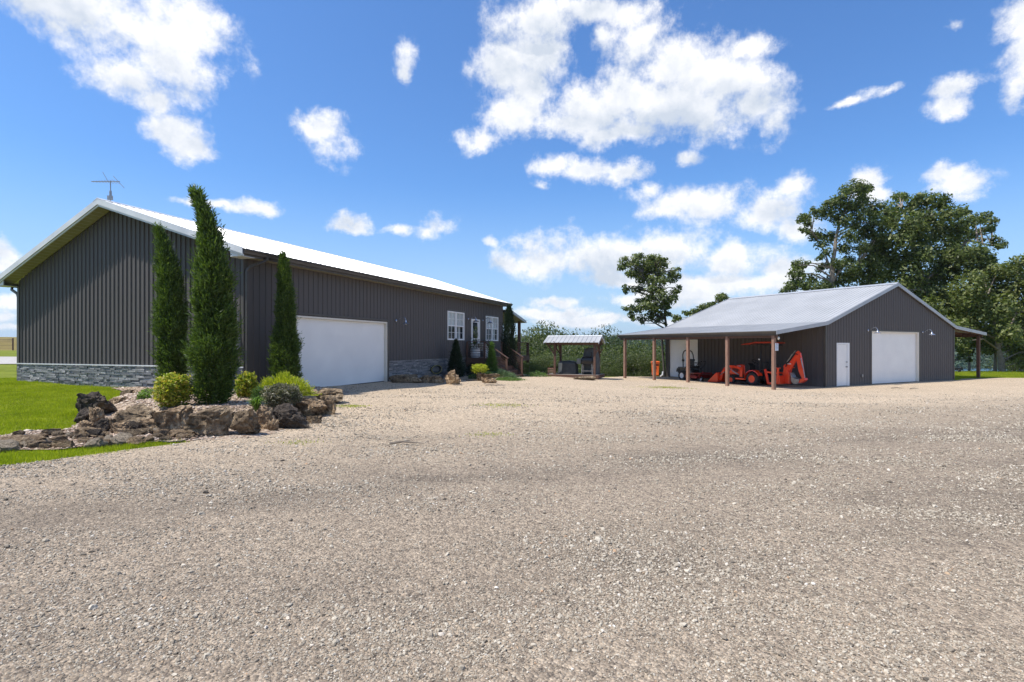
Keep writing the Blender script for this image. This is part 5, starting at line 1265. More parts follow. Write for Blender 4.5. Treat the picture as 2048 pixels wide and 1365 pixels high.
# ------------------------------------------------------------ junipers and garden plants
def spray_plant(name, label, cat, base, h, prof, lean, leafm, n, L_, group=None, upk=.9, hook=0, le=6.0, fan=6, w=.011, seed=0, squash=1, tufts=0):
    """columnar conifer: prof(t) radius at height fraction; lean = (dx,dy) of the tip"""
    t = thing(name, label, cat, base, 0, group)
    u = nr.random(n)**.85; th = nr.uniform(0, 6.283, n)
    fr_n = np.array([noise.noise(Vector((math.cos(a)*1.6+seed*3, math.sin(a)*1.6, b*h*2.6))) for a, b in zip(th, u)])
    lump = 1+.55*fr_n+.10*np.sin(u*90-th*5)
    rr = np.array([prof(x) for x in u])*lump*(nr.random(n)**.28)
    z = u*h; ly = u**le
    P = np.stack([np.cos(th)*rr+lean[0]*ly, (np.sin(th)*rr)*squash+lean[1]*ly, z], 1)
    D = np.stack([np.cos(th)*(1-.5*u), np.sin(th)*(1-.5*u), np.full(n, upk+.1)+u*1.1], 1)+nr.normal(0, .36, (n, 3)); D[:, 0] += hook
    D /= np.linalg.norm(D, axis=1)[:, None]
    LL = L_*np.where(nr.random(n) < .16, nr.uniform(1.2, 2.0, n), nr.uniform(.5, 1.2, n))*(1-.1*u)
    V_ = []
    # each spray: a fan of narrow blades along a bent axis
    side = np.cross(D, nr.normal(0, 1, (n, 3))); side /= np.linalg.norm(side, axis=1)[:, None]
    for k in range(fan):
        s = (k+.5)/fan; o0 = P+D*(LL*s*.75)[:, None]; sg = 1 if k % 2 else -1
        dd = D*.8+side*sg*(.75-.4*s)+nr.normal(0, .16, (n, 3)); dd /= np.linalg.norm(dd, axis=1)[:, None]
        ln = LL*(.42-.16*s); wd_ = np.cross(dd, nr.normal(0, 1, (n, 3))); wd_ /= np.linalg.norm(wd_, axis=1)[:, None]
        a = o0; b = o0+dd*(ln*.45)[:, None]+wd_*w; c = o0+dd*ln[:, None]; d_ = o0+dd*(ln*.45)[:, None]-wd_*w
        V_.append(np.stack([a, b, c, d_], 1))
    v = np.stack(V_, 1).reshape(-1, 3); m = n*fan
    # one colour per spray: share a root vertex so the island is the spray
    mesh_np('foliage', v, np.arange(4*m).reshape(m, 4), leafm, t)
    k = MB(); k.tube([(0, 0, -.1), (0, 0, h*.3), (lean[0]*.2, lean[1]*.2, h*.65), (lean[0]*.75, lean[1]*.75, h*.92)], [.07*h/4, .055*h/4, .03*h/4, .01], 7)
    for i in range(60):
        uu = rnd.random()*.92; a = rnd.uniform(0, 6.28); r_ = prof(uu)*.75; q = uu**le
        k.tube([(lean[0]*q, lean[1]*q, uu*h), (math.cos(a)*r_+lean[0]*q, math.sin(a)*r_*squash+lean[1]*q, uu*h+r_*.8)], [.012, .004], 4, False)
    k.build('trunk', M['bark'], t, True, fixn=False)
    return t
def lerp_prof(pts):
    def f(t):
        for (a, ra), (b, rb) in zip(pts[:-1], pts[1:]):
            if t <= b: return ra+(rb-ra)*(t-a)/(b-a)
        return pts[-1][1]
    return f
gj_ = 'tall columnar junipers by the house'
b1 = at(428, 806, .42); z1 = b1.y
def hz_(py, Y_, zb): return HC+(HZ-py)/FPX*Y_-zb
spray_plant('juniper_tree', 'tallest columnar juniper with tip bent to the left, in the middle of the rock bed', 'tree', (b1.x, b1.y, .36), hz_(374, z1, .36)-.24,
    lerp_prof([(0, .20), (.06, .26), (.2, .32), (.35, .34), (.55, .29), (.7, .20), (.8, .13), (.88, .07), (.95, .03), (1, .01)]), (-.40, 0), M['juniper'], 12500, .23, gj_, w=.0105, hook=-.12)
b2 = at(345, 779, .42)
spray_plant('juniper_tree', 'narrower columnar juniper with curled tip, against the gable wall', 'tree', (b2.x, b2.y, .33), hz_(452, b2.y, .33)-.2,
    lerp_prof([(0, .12), (.08, .24), (.25, .31), (.45, .29), (.65, .25), (.8, .17), (.88, .09), (.95, .04), (1, .01)]), (-.40, 0), M['juniper'], 9500, .23, gj_, le=4.0, seed=2, w=.011, hook=-.15)
b3 = at(563, 752, .45)
b3 = Vector((-6.55, 15.9, .35))
spray_plant('juniper_tree', 'slim dark juniper standing before the front wall left of the garage door', 'tree', (b3.x, b3.y, .25), hz_(508, b3.y, .25)-.15,
    lerp_prof([(0, .26), (.06, .31), (.2, .34), (.38, .30), (.46, .19), (.7, .16), (.85, .11), (.94, .06), (1, .01)]), (-.08, 0), M['juniper'], 9500, .2, gj_, seed=4, w=.0115, upk=1.0)

def bush(name, label, base, w, h, leafm, n, size, dep=1.0, up=.6, group=None, cat='shrub', asp=.5, top_flat=0, droop=0, spiky=0):
    t = thing(name, label, cat, base, 0, group)
    d = nr.normal(0, 1, (n, 3)); d /= np.linalg.norm(d, axis=1)[:, None]; ball = top_flat == 0 and h > .28*w
    if not ball: d[:, 2] = np.abs(d[:, 2])*1.0-.18
    lump = 1+.14*np.sin(d[:, 0]*7+1)*np.sin(d[:, 1]*6+2)+.1*np.sin(d[:, 2]*11+d[:, 0]*9)+.07*nr.normal(0, 1, n)
    rr = nr.random(n)**.2*lump
    P = d*rr[:, None]*np.array([w/2, w/2*dep, h*.5 if ball else h*.98]);
    if ball: P[:, 2] += h*.47
    P[:, 2] = np.maximum(P[:, 2]+.05*h, .0)
    if top_flat: P[:, 2] = np.minimum(P[:, 2], h*top_flat+nr.normal(0, .03, n))
    D = None
    if spiky: D = d+np.array([0, 0, .7*spiky])
    v, f = leaf_quads(P, size, up, asp, D); mesh_np('foliage', v, f, leafm, t)
    k = MB()
    for i in range(14):
        a = rnd.uniform(0, 6.28); r_ = rnd.uniform(.2, .8); k.tube([(0, 0, -.05), (math.cos(a)*w/2*r_*.5, math.sin(a)*w/2*r_*dep*.5, h*.4), (math.cos(a)*w/2*r_, math.sin(a)*w/2*dep*r_, h*.8)], [.012, .008, .003], 4, False)
    k.build('stems', M['bark'], t, True, fixn=False); return t
def pbush(name, label, pxc, yb, yt, wpx, zb, leafm, n, size, **kw):
    b = at(pxc, yb, zb); q_ = 1+wpx/FPX*.3
    return bush(name, label, (b.x*q_, b.y*q_, zb-.04), wpx*b.y/FPX*1.0, (yb-yt)*b.y/FPX*1.08, leafm, n, size, **kw)
pbush('nandina_bush', 'rounded yellow and orange leaved bush left of the tallest juniper', 346, 812, 752, 66, .42, M['nandina'], 6500, .030)
pbush('nandina_bush', 'rounded yellow-green bush right of the tallest juniper', 493, 795, 748, 40, .42, M['nandina'], 4500, .030)
pbush('golden_juniper', 'low spreading golden yellow juniper beside the garage door', 570, 790, 744, 116, .42, M['golden'], 6500, .042, asp=.22, top_flat=.9, spiky=.5, dep=.7)
pbush('boxwood', 'dark purplish-green domed shrub behind the front rocks', 563, 812, 770, 74, .40, M['purple_leaf'], 8000, .021)
pbush('euonymus', 'small pale yellow variegated shrub left of the dark domed shrub', 519, 803, 773, 28, .40, M['variegated'], 900, .026)
pbush('euonymus', 'tiny yellow-green shrub among the back rocks at the lawn edge', 288, 808, 784, 26, .30, M['flax'], 700, .026)
pbush('ground_cover', 'low green plant at the foot of the stone skirt', 298, 789, 776, 34, .40, M['flax'], 500, .022)
def tuft(label, px, yb, h, n, spread, zb, m='flax'):
    b = at(px, yb, zb); k = MB()
    for i in range(n):
        a = rnd.uniform(0, 6.28); s = rnd.uniform(.2, 1)*spread; hh = h*rnd.uniform(.6, 1.1); w_ = .009; sx, sy = -math.sin(a)*w_, math.cos(a)*w_; ca, sa = math.cos(a), math.sin(a)
        k.add([(sx, sy, 0), (-sx, -sy, 0), (ca*s*.5-sx, sa*s*.5-sy, hh*.8), (ca*s*.5+sx, sa*s*.5+sy, hh*.8)], [(0, 1, 2, 3)]); k.add([(ca*s*.5-sx, sa*s*.5-sy, hh*.8), (ca*s*.5+sx, sa*s*.5+sy, hh*.8), (ca*s, sa*s, hh*(1-.35*s/spread))], [(0, 1, 2)])
    o = k.build('grass_tuft', M[m], None, fixn=False); o.location = (b.x, b.y, zb-.03); return tag(o, label, 'ornamental grass')
tuft('strappy yellow-green grass tuft just behind the front rocks', 512, 822, .34, 150, .26, .36)
tuft('small upright green tuft at the left foot of the wall rocks', 478, 796, .3, 60, .2, .40)
# planting by the deck
def hl(x, y): p = HO+HD*y+HW*x; return p
def cone(name, label, x, y, h, r, leafm, n, L_, seed=0, z=None, col=False):
    p = hl(x, y); z = gz(p.x, p.y)+.05 if z is None else z
    prof = lerp_prof([(0, r*.75), (.1, r), (.4, r*(.95 if col else .72)), (.75, r*(.7 if col else .34)), (.92, r*(.35 if col else .12)), (1, .02)])
    return spray_plant(name, label, 'tree', (p.x, p.y, z), h, prof, (0, 0), leafm, n, L_, seed=seed, w=.013, upk=1.1, fan=4)
cone('dwarf_spruce', 'dark cone-shaped spruce against the stone skirt left of the deck', .75, 12.0, 1.75, .42, M['dark_conifer'], 3800, .16, 1)
cone('arborvitae', 'light green cone-shaped arborvitae in front of the deck, left of the steps', 1.72, 14.15, 1.62, .30, M['lime_conifer'], 2600, .2, 3)
cone('arborvitae', 'tall dark narrow arborvitae rising past the eave beyond the steps', 1.5, 17.28, 3.85, .36, M['dark_conifer'], 6000, .24, 5, col=True)
def hb(name, label, x, y, w, h, leafm, n, size, **kw):
    p = hl(x, y); return bush(name, label, (p.x, p.y, gz(p.x, p.y)+.04), w, h, leafm, n, size, **kw)
p = hl(2.42, 11.0); bush('golden_bush', 'bright yellow small-leaved bush above the upright reddish rock before the deck', (p.x, p.y, gz(p.x, p.y)+.34), .72, .44, M['golden'], 2200, .032)
hb('laurel_bush', 'dark green low bush in the shade under the deck edge', 1.0, 13.7, 1.1, .7, M['dark_conifer'], 1600, .03)
hb('creeping_juniper', 'feathery blue-green spreading juniper beside the bottom step', 2.3, 14.0, 1.8, .5, M['blue_juniper'], 5200, .034, asp=.3, spiky=.4)
hb('creeping_juniper', 'bright green creeping juniper spilling onto the gravel', 3.0, 13.1, 1.5, .14, M['lime_conifer'], 2600, .034, asp=.3)
hb('sedum_clump', 'pale yellow-green clump between the arborvitae and the feathery juniper', 1.9, 13.3, .5, .36, M['variegated'], 700, .03)
hb('ground_cover', 'dark green low plants left of the reddish rock', 1.9, 11.6, .6, .25, M['juniper'], 900, .03)
hb('ground_cover', 'low green weeds at the foot of the steps by the woods', 2.9, 18.0, 1.4, .35, M['lime_conifer'], 1600, .035)
p_ = hl(2.55, 10.95); me = rock_mesh(31.7, 3, .3); me.materials.append(M['rock_grey']); o = bpy.data.objects.new('boulder', me); o.scale = (.22, .18, .28); o.location = (p_.x, p_.y, gz(p_.x, p_.y)+.2); link(o); tag(o, 'upright reddish-grey rock below the bright yellow bush', 'rock')
p_ = hl(2.2, 11.3); me = rock_mesh(32.7, 3, .2); me.materials.append(M['rock_pale']); o = bpy.data.objects.new('edging_slab', me); o.scale = (.75, .2, .07); o.rotation_euler.z = RZH+1.2; o.location = (p_.x+.15, p_.y, gz(p_.x, p_.y)+.05); link(o); tag(o, 'long low pale stone edging at the gravel before the yellow bush', 'edging stone')
# low weeds in the gravel
def weed(px, py, w, n, label):
    b = at(px, py, 0); b = at(px, py, gz(b.x, b.y)); P = np.stack([nr.normal(b.x, w, n), nr.normal(b.y, w*.6, n), np.zeros(n)], 1); P[:, 2] = hgt(P[:, 0], P[:, 1])+.02
    blades('gravel_weeds', P, .035, .012, M['grass_blade'], label, 1.2)
weed(1000, 812, .35, 450, 'small patch of green weeds in the middle of the gravel'); weed(975, 872, .2, 100, 'faint weeds in the gravel nearer the camera'); weed(600, 888, .18, 110, 'weeds on the gravel before the rock wall'); weed(700, 812, .22, 500, 'thin green grass strip at the end of the rock wall')
weed(1330, 776, .6, 900, 'sparse grass on the gravel in front of the lean-to')

# ------------------------------------------------------------ field fence far left
fp = [(-112, 96), (-98, 95), (-84, 93.5), (-72, 93)]
def fpost(x, y, h, r, label, g):
    z = gz(x, y); o = MB().tube([(0, 0, -.3), (0, 0, h)], r, 8).build('fence_post', M['post'], None, True); o.location = (x, y, z); tag(o, label, 'fence post', g)
fe = thing('field_fence', 'brown pipe and wire fence along the hay field at the far left', 'fence', (-86, 94, gz(-86, 94)))
zf_ = gz(-86, 94)
for i, x in enumerate((-122, -112, -102, -93.0, -85.3, -80)):
    tall = i in (4,)
    MB().tube([(x+86, 0, -.3), (x+86, 0, 2.1 if tall else 1.3)], .11 if tall else .06, 8).build('fence_post', M['deckwood'], fe, True)
k = MB()
for j in range(6): k.tube([(-40, 0, .3+j*.26), (.7, 0, .3+j*.26)], .022 if j < 5 else .05, 5)
k.build('rails', M['deckwood'], fe)
k = MB(); k.tube([(.7, 0, 1.9), (-6, 0, 1.9)], .05, 6); k.build('top_rail', M['deckwood'], fe)

# ------------------------------------------------------------ grill shelter beyond the yard
PX_, PY_ = 2.02, 32.62; DZ = -.06
def gl_(x, y, z=0): return (PX_+HW.x*x+HD.x*y, PY_+HW.y*x+HD.y*y, z)
pv = thing('grill_shelter', 'small wooden grill shelter with ribbed grey gable roof on a low deck', 'shelter', (PX_, PY_, DZ), RZH)
k = MB()
for i in range(13): k.box(0, 3.1, i*.145, i*.145+.138, -.04, 0)
k.build('deck_boards', M['graywood'], pv)
k = MB(); k.box(-.01, 3.11, -.04, -.002, -.20, .0); k.box(-.04, -.012, -.04, 1.9, -.2, -.0); k.box(3.112, 3.14, -.04, 1.9, -.2, -.0)
for x in (.2, 1.5, 2.9): k.box(x-.07, x+.07, .05, .2, -.45, -.2)
k.build('deck_frame', M['deckwood'], pv)
for x in (.47, 2.86):
    for y in (.25, 1.55):
        MB().box(x-.06, x+.06, y-.06, y+.06, 0, 1.74).build('post', M['deckwood'], pv, bevel=.005)
k = MB()
for y in (.25, 1.55):
    k.box(-.05, 3.08, y-.045, y+.045, 1.74, 1.86)
    k.bar((.47, y, 1.15), (.05, y, 1.74), .08, .08); k.bar((2.86, y, 1.15), (3.06, y, 1.5), .07, .07)
for x in (.47, 2.86):
    k.box(x-.045, x+.045, .02, 1.78, 1.863, 1.95); k.bar((x, .25, 1.25), (x, .75, 1.86), .08, .08); k.bar((x, 1.55, 1.25), (x, 1.05, 1.86), .08, .08)
    k.bar((x, .9, 1.95), (x, .9, 2.2), .08, .08)
for x in (0, .75, 1.5, 2.25, 2.98): k.bar((x, .0, 1.84), (x, .9, 2.22), .04, .07); k.bar((x, 1.8, 1.84), (x, .9, 2.22), .04, .07)
k.build('roof_frame', M['deckwood'], pv)
k = MB(); zz = lambda y: 2.29-(.42)*abs(y-.9)
for (ya, yb) in ((-.08, .9), (1.88, .9)):
    prof = [(-.12, 0)]; a = -.02
    while a < 3.08: prof += [(a, 0), (a+.012, .025), (a+.035, .025), (a+.047, 0)]; a += .262
    prof.append((3.16, 0))
    for (p, dp), (q, dq) in zip(prof[:-1], prof[1:]): k.add([(p, ya, zz(ya)+dp), (q, ya, zz(ya)+dq), (q, yb, zz(yb)+dq), (p, yb, zz(yb)+dp)], [(0, 1, 2, 3)])
k.build('roof', M['roof_shop'], pv, fixn=False)
k = MB(); k.prism([(.76, 2.25), (.9, 2.315), (1.04, 2.25), (.9, 2.295)], -.14, 3.18)
for x in (-.13, 3.155):
    for (ya, yb) in ((-.1, .9), (1.9, .9)): k.bar((x, ya, zz(ya)-.04), (x, yb, zz(yb)-.04), .022, .11)
k.build('roof_trim', M['white_trim'], pv)
M['greycover'] = grime(mat('grey_cover', (.1, .11, .11), .7), (.075, .08, .08), (.13, .14, .135), 4)
M['canopy_shade_red'] = grime(mat('shade_darkened_canopy', (.4, .03, .01), .4), (.42, .032, .012), (.52, .045, .016), 3)  # canopy red with the shade on it painted in as a darker tone
def draped(name, label, cat, loc, rz, w, d, h, m, seed, top=.8, group=None, notch=False):
    t = thing(name, label, cat, loc, rz, group); bm = bmesh.new(); bmesh.ops.create_cube(bm, size=1); bmesh.ops.subdivide_edges(bm, edges=bm.edges[:], cuts=13, use_grid_fill=True)
    for v in bm.verts:
        p = v.co.copy(); z = p.z+.5; r = 1-.28*max(0, (z-top)/(1-top))**2 if z > top else 1
        fold = .05*math.sin(p.x*38+seed)*(1-z)+.04*math.sin(p.y*30+seed*2)*(1-z)
        q = Vector((p.x, p.y, 0)); L_ = max(abs(q.x), abs(q.y)); rr = q.length
        if rr > 0: q = q*(.55+.45*L_/rr*1.15)
        v.co = Vector((q.x*w*(r+fold)*1.05, q.y*d*(r+fold)*1.05, z*h*(1-.10*abs(p.x))+.02*noise.noise(p*5+Vector((seed, 0, 0)))))
    me = bpy.data.meshes.new('cover'); bm.to_mesh(me); bm.free(); me.polygons.foreach_set('use_smooth', [True]*len(me.polygons)); me.materials.append(m)
    link(bpy.data.objects.new('cover', me), t); return t
gq = draped('covered_grill', 'wide gas grill under a dark cover with a pale left end, on the shelter deck', 'grill', gl_(1.12, .85, DZ), RZH, 1.05, .62, .80, M['tarp'], 1)
bm_ = MB(); 
for i in range(14):
    a0 = -.31+i*.044; bm_.add([(-.555-.02*math.sin(i), a0, .10+.05*math.sin(i*2)), (-.555-.02*math.sin(i+1), a0+.044, .10+.05*math.sin(i*2+2)), (-.50, a0+.044, .74), (-.50, a0, .74)], [(0, 1, 2, 3)])
    if i < 4: bm_.add([(-.52+i*.06, -.345, .06), (-.46+i*.06, -.35, .05+.1*i), (-.42+i*.05, -.33, .66), (-.5+i*.05, -.33, .68)], [(0, 1, 2, 3)])
bm_.build('pale_panel', M['beige_tarp'], gq, fixn=False)
sm_ = thing('smoker_grill', 'black barrel smoker standing under the right end of the shelter', 'smoker', gl_(2.38, .55, DZ), RZH)
k = MB(); k.lathe([(.05, -.36), (.22, -.33), (.25, -.3), (.25, .3), (.22, .33), (.05, .36)], (0, 0, .80), (1, 0, 0), 22); k.build('barrel', M['blackmetal'], sm_, True)
k = MB(); k.bar((-.25, -.28, .86), (.25, -.28, .86), .03, .03); k.box(-.12, .1, -.05, .05, 1.03, 1.10); k.tube([(.22, 0, 1.0), (.22, 0, 1.32)], .045, 10); k.build('handle_and_chimney', M['blackmetal'], sm_, True)
for (x, y) in ((-.28, -.16), (.28, -.16), (-.28, .16), (.28, .16)): MB().bar((x*1.15, y*1.2, 0), (x, y, .66), .035, .035).build('leg', M['steel'], sm_)
MB().box(-.32, .32, -.19, .19, .2, .225).build('shelf', M['steel'], sm_)
MB().box(-.62, -.37, -.18, .18, .62, .93).build('firebox', M['graypaint'], sm_, bevel=.02)
draped('covered_chair', 'tall arched grey-green covered swing chair behind the smoker', 'chair', gl_(2.42, 1.30, DZ), RZH, .95, .5, 1.58, M['greycover'], 4, top=.35)
bn = thing('bench', 'low reddish wooden bench at the left end of the shelter deck', 'bench', gl_(.20, .95, DZ), RZH)
k = MB(); 
for i in range(3): k.box(-.2, .2, -.6+0, .6, .36-.0+i*0, .40)
k.build('seat', M['deckwood'], bn)
k = MB(); 
for z in (.10, .20, .30): k.box(-.2, .2, -.62, -.58, z, z+.05); 
k.build('apron', M['post'], bn)
for (x, y) in ((-.17, -.55), (.17, -.55), (-.17, .55), (.17, .55)): MB().box(x-.03, x+.03, y-.03, y+.03, 0, .36).build('leg', M['deckwood'], bn)

# ------------------------------------------------------------ wheels
def wheel(parent, name, c, r, w, rimr, rimm, lugs=0, side=1):
    """c centre, axis local y; side +1 if the outer face looks to +y"""
    c = Vector(c); t = MB(); t.lathe([(rimr*.97, -w*.2), (rimr, -w/2), (r*.9, -w/2), (r*.985, -w*.36), (r, -w*.2), (r, w*.2), (r*.985, w*.36), (r*.9, w/2), (rimr, w/2), (rimr*.97, w*.2)], c, (0, 1, 0), 28)
    for i in range(lugs):
        a = 6.283*i/lugs; d = Vector((math.cos(a), 0, math.sin(a))); tt = Vector((-math.sin(a), 0, math.cos(a)))
        for s in (-1, 1): t.bar(c+d*(r+.004)+Vector((0, s*w*.04, 0)), c+d*(r+.0)+tt*.05+Vector((0, s*w*.46, 0)), .03, .03, d)
    o = t.build(name, M['black'], parent, True)
    y = side*w/2; k = MB()
    k.lathe([(rimr+.006, y*.9), (rimr*.98, y*.98), (rimr*.88, y*.9), (rimr*.8, y*.55), (rimr*.45, y*.5), (rimr*.32, y*.75), (rimr*.12, y*.8), (.001, y*.8)], c, (0, 1, 0), 24)
    k.build('rim', rimm, o, True)
    k = MB()
    for i in range(5):
        a = 6.283*i/5; k.lathe([(.014*r/.3, 0), (.012*r/.3, .015), (.002, .018)], c+Vector((math.cos(a)*rimr*.38, y*.72, math.sin(a)*rimr*.38)), (0, side, 0), 6)
    k.build('wheel_nuts', M['steel'], o); return o

# ------------------------------------------------------------ tractor with loader and backhoe
rzt = math.atan2(SE.y, SE.x)
T = thing('tractor', 'orange compact tractor with front loader, canopy and folded backhoe under the lean-to', 'tractor', sloc(-1.42, 2.60), rzt)
for s in (1, -1):
    wheel(T, 'rear_wheel', (0, .5*s, .335), .335, .26, .19, M['orange'], 16, s)
    wheel(T, 'front_wheel', (1.36, .46*s, .225), .225, .17, .12, M['orange'], 12, s)
    f = MB(); n = 14; pts = []
    for i in range(n+1):
        a = R(8+150*i/n); pts.append((math.cos(a)*.44-.02, .36+math.sin(a)*.44))
    pts[0] = (.44, .34)
    for (x0, z0), (x1, z1) in zip(pts[:-1], pts[1:]):
        f.add([(x0, .32*s, z0), (x0, .66*s, z0-.01), (x1, .66*s, z1-.01), (x1, .32*s, z1)], [(0, 1, 2, 3)])
        f.add([(x0, .66*s, z0-.01), (x0, .67*s, z0-.05), (x1, .67*s, z1-.05), (x1, .66*s, z1-.01)], [(0, 1, 2, 3)])
    f.add([(.42, .32*s, .36), (.42, .66*s, .36), (.42, .66*s, .30), (.42, .32*s, .30)], [(0, 1, 2, 3)])
    f.build('fender', M['orange'], T, True)
    MB().box(.40, 1.02, min(.2*s, .58*s), max(.2*s, .58*s), .30, .335).build('footboard', M['blackmetal'], T)
    MB().box(.40, 1.02, min(.575*s, .60*s), max(.575*s, .60*s), .27, .345).build('step_edge', M['orange'], T)
k = MB(); k.prism([(.70, .50), (.72, 1.00), (.95, 1.05), (1.25, 1.01), (1.52, .92), (1.68, .76), (1.70, .50)], -.25, .25, lambda u, v, w: (u, w, v)); k.build('hood', M['orange'], T, True, bevel=.035)
k = MB()
for s in (1, -1):
    for i in range(5): k.box(1.12+i*.075, 1.17+i*.075, min(.248*s, .262*s), max(.248*s, .262*s), .62, .84)
    k.box(.80, 1.04, min(.248*s, .264*s), max(.248*s, .264*s), .86, .91)
k.box(1.66, 1.705, -.2, .2, .55, .74); k.build('hood_grille', M['blackmetal'], T)
for s in (1, -1): MB().lathe([(.05, 0), (.055, .02), (.03, .03)], (1.63, .15*s, .80), (1, 0, .25), 12).build('headlight', M['bulb'], T, True)
k = MB(); k.box(-.45, 1.6, -.17, .17, .24, .50); k.box(-.35, .15, -.30, .30, .34, .62); k.box(1.3, 1.42, -.4, .4, .18, .27); k.box(.35, 1.1, -.45, .45, .10, .17); k.build('chassis', M['blackmetal'], T, bevel=.015)
k = MB(); k.box(.42, .74, -.22, .22, .50, 1.02); k.prism([(.46, 1.0), (.76, 1.0), (.74, 1.09), (.55, 1.12)], -.2, .2, lambda u, v, w: (u, w, v)); k.build('dashboard', M['black'], T, bevel=.02)
sw = MB(); ax = Vector((-.55, 0, .85)).normalized(); c0 = Vector((.24, 0, 1.20)); u_ = ax.orthogonal().normalized(); v_ = ax.cross(u_)
sw.tube([c0+(u_*math.cos(a)+v_*math.sin(a))*.19 for a in [i/22*6.2832 for i in range(23)]], .017, 6, False)
for i in range(3):
    a = i*2.094+.5; sw.tube([c0-ax*.04, c0+(u_*math.cos(a)+v_*math.sin(a))*.19], .012, 5)
sw.tube([c0-ax*.03, (.42, 0, 1.0)], .025, 8); sw.build('steering_wheel', M['black'], T, True)
k = MB(); k.box(-.38, .08, -.23, .23, .66, .77); k.prism([(-.40, .72), (-.30, .72), (-.36, 1.22), (-.50, 1.20)], -.22, .22, lambda u, v, w: (u, w, v)); k.build('seat', M['black'], T, True, bevel=.04)
for s in (1, -1):
    k = MB(); k.bar((-.30, .36*s, .55), (-.34, .36*s, 2.14), .06, .05); k.build('canopy_post', M['blackmetal'], T)
k = MB(); k.bar((-.34, -.36, 2.12), (-.34, .36, 2.12), .05, .05); k.bar((-1.0, .3, 2.10), (.3, .3, 2.12), .035, .05); k.bar((-1.0, -.3, 2.10), (.3, -.3, 2.12), .035, .05); k.box(-1.05, -.45, -.34, .34, 2.04, 2.14); k.build('canopy_frame', M['blackmetal'], T)
k = MB(); k.prism([(-1.1, 2.19), (-.9, 2.24), (-.2, 2.24), (.62, 2.13), (.74, 2.09), (.72, 2.08), (-.2, 2.18), (-1.1, 2.16)], -.52, .52, lambda u, v, w: (u, w, v)); k.build('canopy', M['canopy_shade_red'], T, True, bevel=.02)
# loader
for s in (1, -1):
    k = MB(); y = .40*s
    P_ = [(.74, .84), (1.25, .93), (1.62, .93), (1.88, .78), (2.04, .50), (2.14, .16)]
    for (a, b), (c, d) in zip(P_[:-1], P_[1:]): k.bar((a, y, b), (c, y, d), .07, .13, (0, 0, 1) if abs(c-a) > abs(d-b) else (1, 0, 0))
    for (a, b) in P_[1:-1]: k.lathe([(.065, -.035), (.065, .035)], (a, y, b), (0, 1, 0), 14)
    k.build('loader_arm', M['orange'], T)
    k = MB(); k.bar((.80, y, .40), (.78, y, .92), .07, .16, (1, 0, 0)); k.build('loader_upright', M['orange'], T)
    k = MB(); k.tube([(.95, y, .50), (1.35, y, .70)], .028, 8); k.tube([(1.35, y, .70), (1.60, y, .84)], .016, 8); k.tube([(1.85, y+.03, .62), (2.2, y+.03, .42)], .02, 8); k.build('lift_cylinder', M['steel'], T, True)
k = MB(); k.bar((1.95, -.4, .62), (1.95, .4, .62), .06, .06); k.build('loader_crossbar', M['orange'], T)
bk_ = MB(); sec = [(2.22, .06), (2.16, .16), (2.20, .56), (2.26, .58), (2.30, .50), (2.26, .18), (2.34, .10), (2.86, .045), (2.86, .03)]
bk_.prism(sec, -.60, .60, lambda u, v, w: (u, w, v)); 
for s in (-.60, .59): bk_.prism([(2.2, .56), (2.36, .50), (2.86, .06), (2.84, .035), (2.22, .06), (2.16, .16)], s, s+.012, lambda u, v, w: (u, w, v))
bk_.build('loader_bucket', M['orange'], T)
k = MB(); k.box(2.80, 2.90, -.6, .6, .022, .03); k.build('cutting_edge', M['steel'], T)
# backhoe
k = MB()
for s in (1, -1):
    k.bar((-.55, .3*s, .85), (-.78, .36*s, .12), .07, .12, (1, 0, 0)); k.bar((-.78, .36*s, .14), (-1.35, .3*s, .22), .07, .11); k.bar((-.55, .3*s, .72), (-1.2, .26*s, .66), .05, .08)
k.box(-1.45, -1.15, -.42, .42, .14, .56); k.build('backhoe_frame', M['orange'], T, bevel=.012)
for s in (1, -1):
    k = MB(); k.bar((-1.35, .40*s, .34), (-1.42, .52*s, .95), .06, .08, (1, 0, 0)); k.box(-1.52, -1.28, min(.44*s, .64*s), max(.44*s, .64*s), .93, .96); k.build('stabiliser_leg', M['orange'], T)
k = MB(); k.prism([(-1.35, .20), (-1.72, .18), (-1.75, .55), (-1.62, .84), (-1.68, 1.06), (-1.44, 1.02), (-1.36, .6)], -.09, .09, lambda u, v, w: (u, w, v)); k.build('swing_tower', M['orange'], T, bevel=.012)
k = MB(); k.prism([(-1.36, .98), (-1.42, 1.10), (-1.70, 1.20), (-2.06, 1.74), (-2.16, 1.76), (-2.20, 1.62), (-1.86, 1.04), (-1.74, .84), (-1.58, .80)], -.06, .06, lambda u, v, w: (u, w, v)); k.build('boom', M['orange'], T, bevel=.012)
k = MB(); k.prism([(-2.04, 1.70), (-2.14, 1.80), (-2.26, 1.68), (-2.34, 1.30), (-2.44, .66), (-2.48, .44), (-2.36, .42), (-2.18, .80), (-2.06, 1.35)], -.05, .05, lambda u, v, w: (u, w, v)); k.build('dipper_stick', M['orange'], T, bevel=.012)
k = MB(); k.tube([(-1.60, .075, 1.24), (-1.88, .075, 1.62)], .03, 8); k.tube([(-1.88, .075, 1.62), (-2.04, .075, 1.80)], .016, 8); k.tube([(-2.30, .06, 1.45), (-2.42, .06, .98)], .028, 8); k.tube([(-2.42, .06, .98), (-2.52, .06, .52)], .016, 8); k.build('hydraulic_cylinder', M['steel'], T, True)
k = MB(); k.prism([(-2.50, .50), (-2.56, .42), (-2.34, .26), (-2.10, .22), (-2.05, .30), (-2.30, .44)], -.13, .13, lambda u, v, w: (u, w, v)); k.build('backhoe_bucket_link', M['orange'], T, bevel=.01)
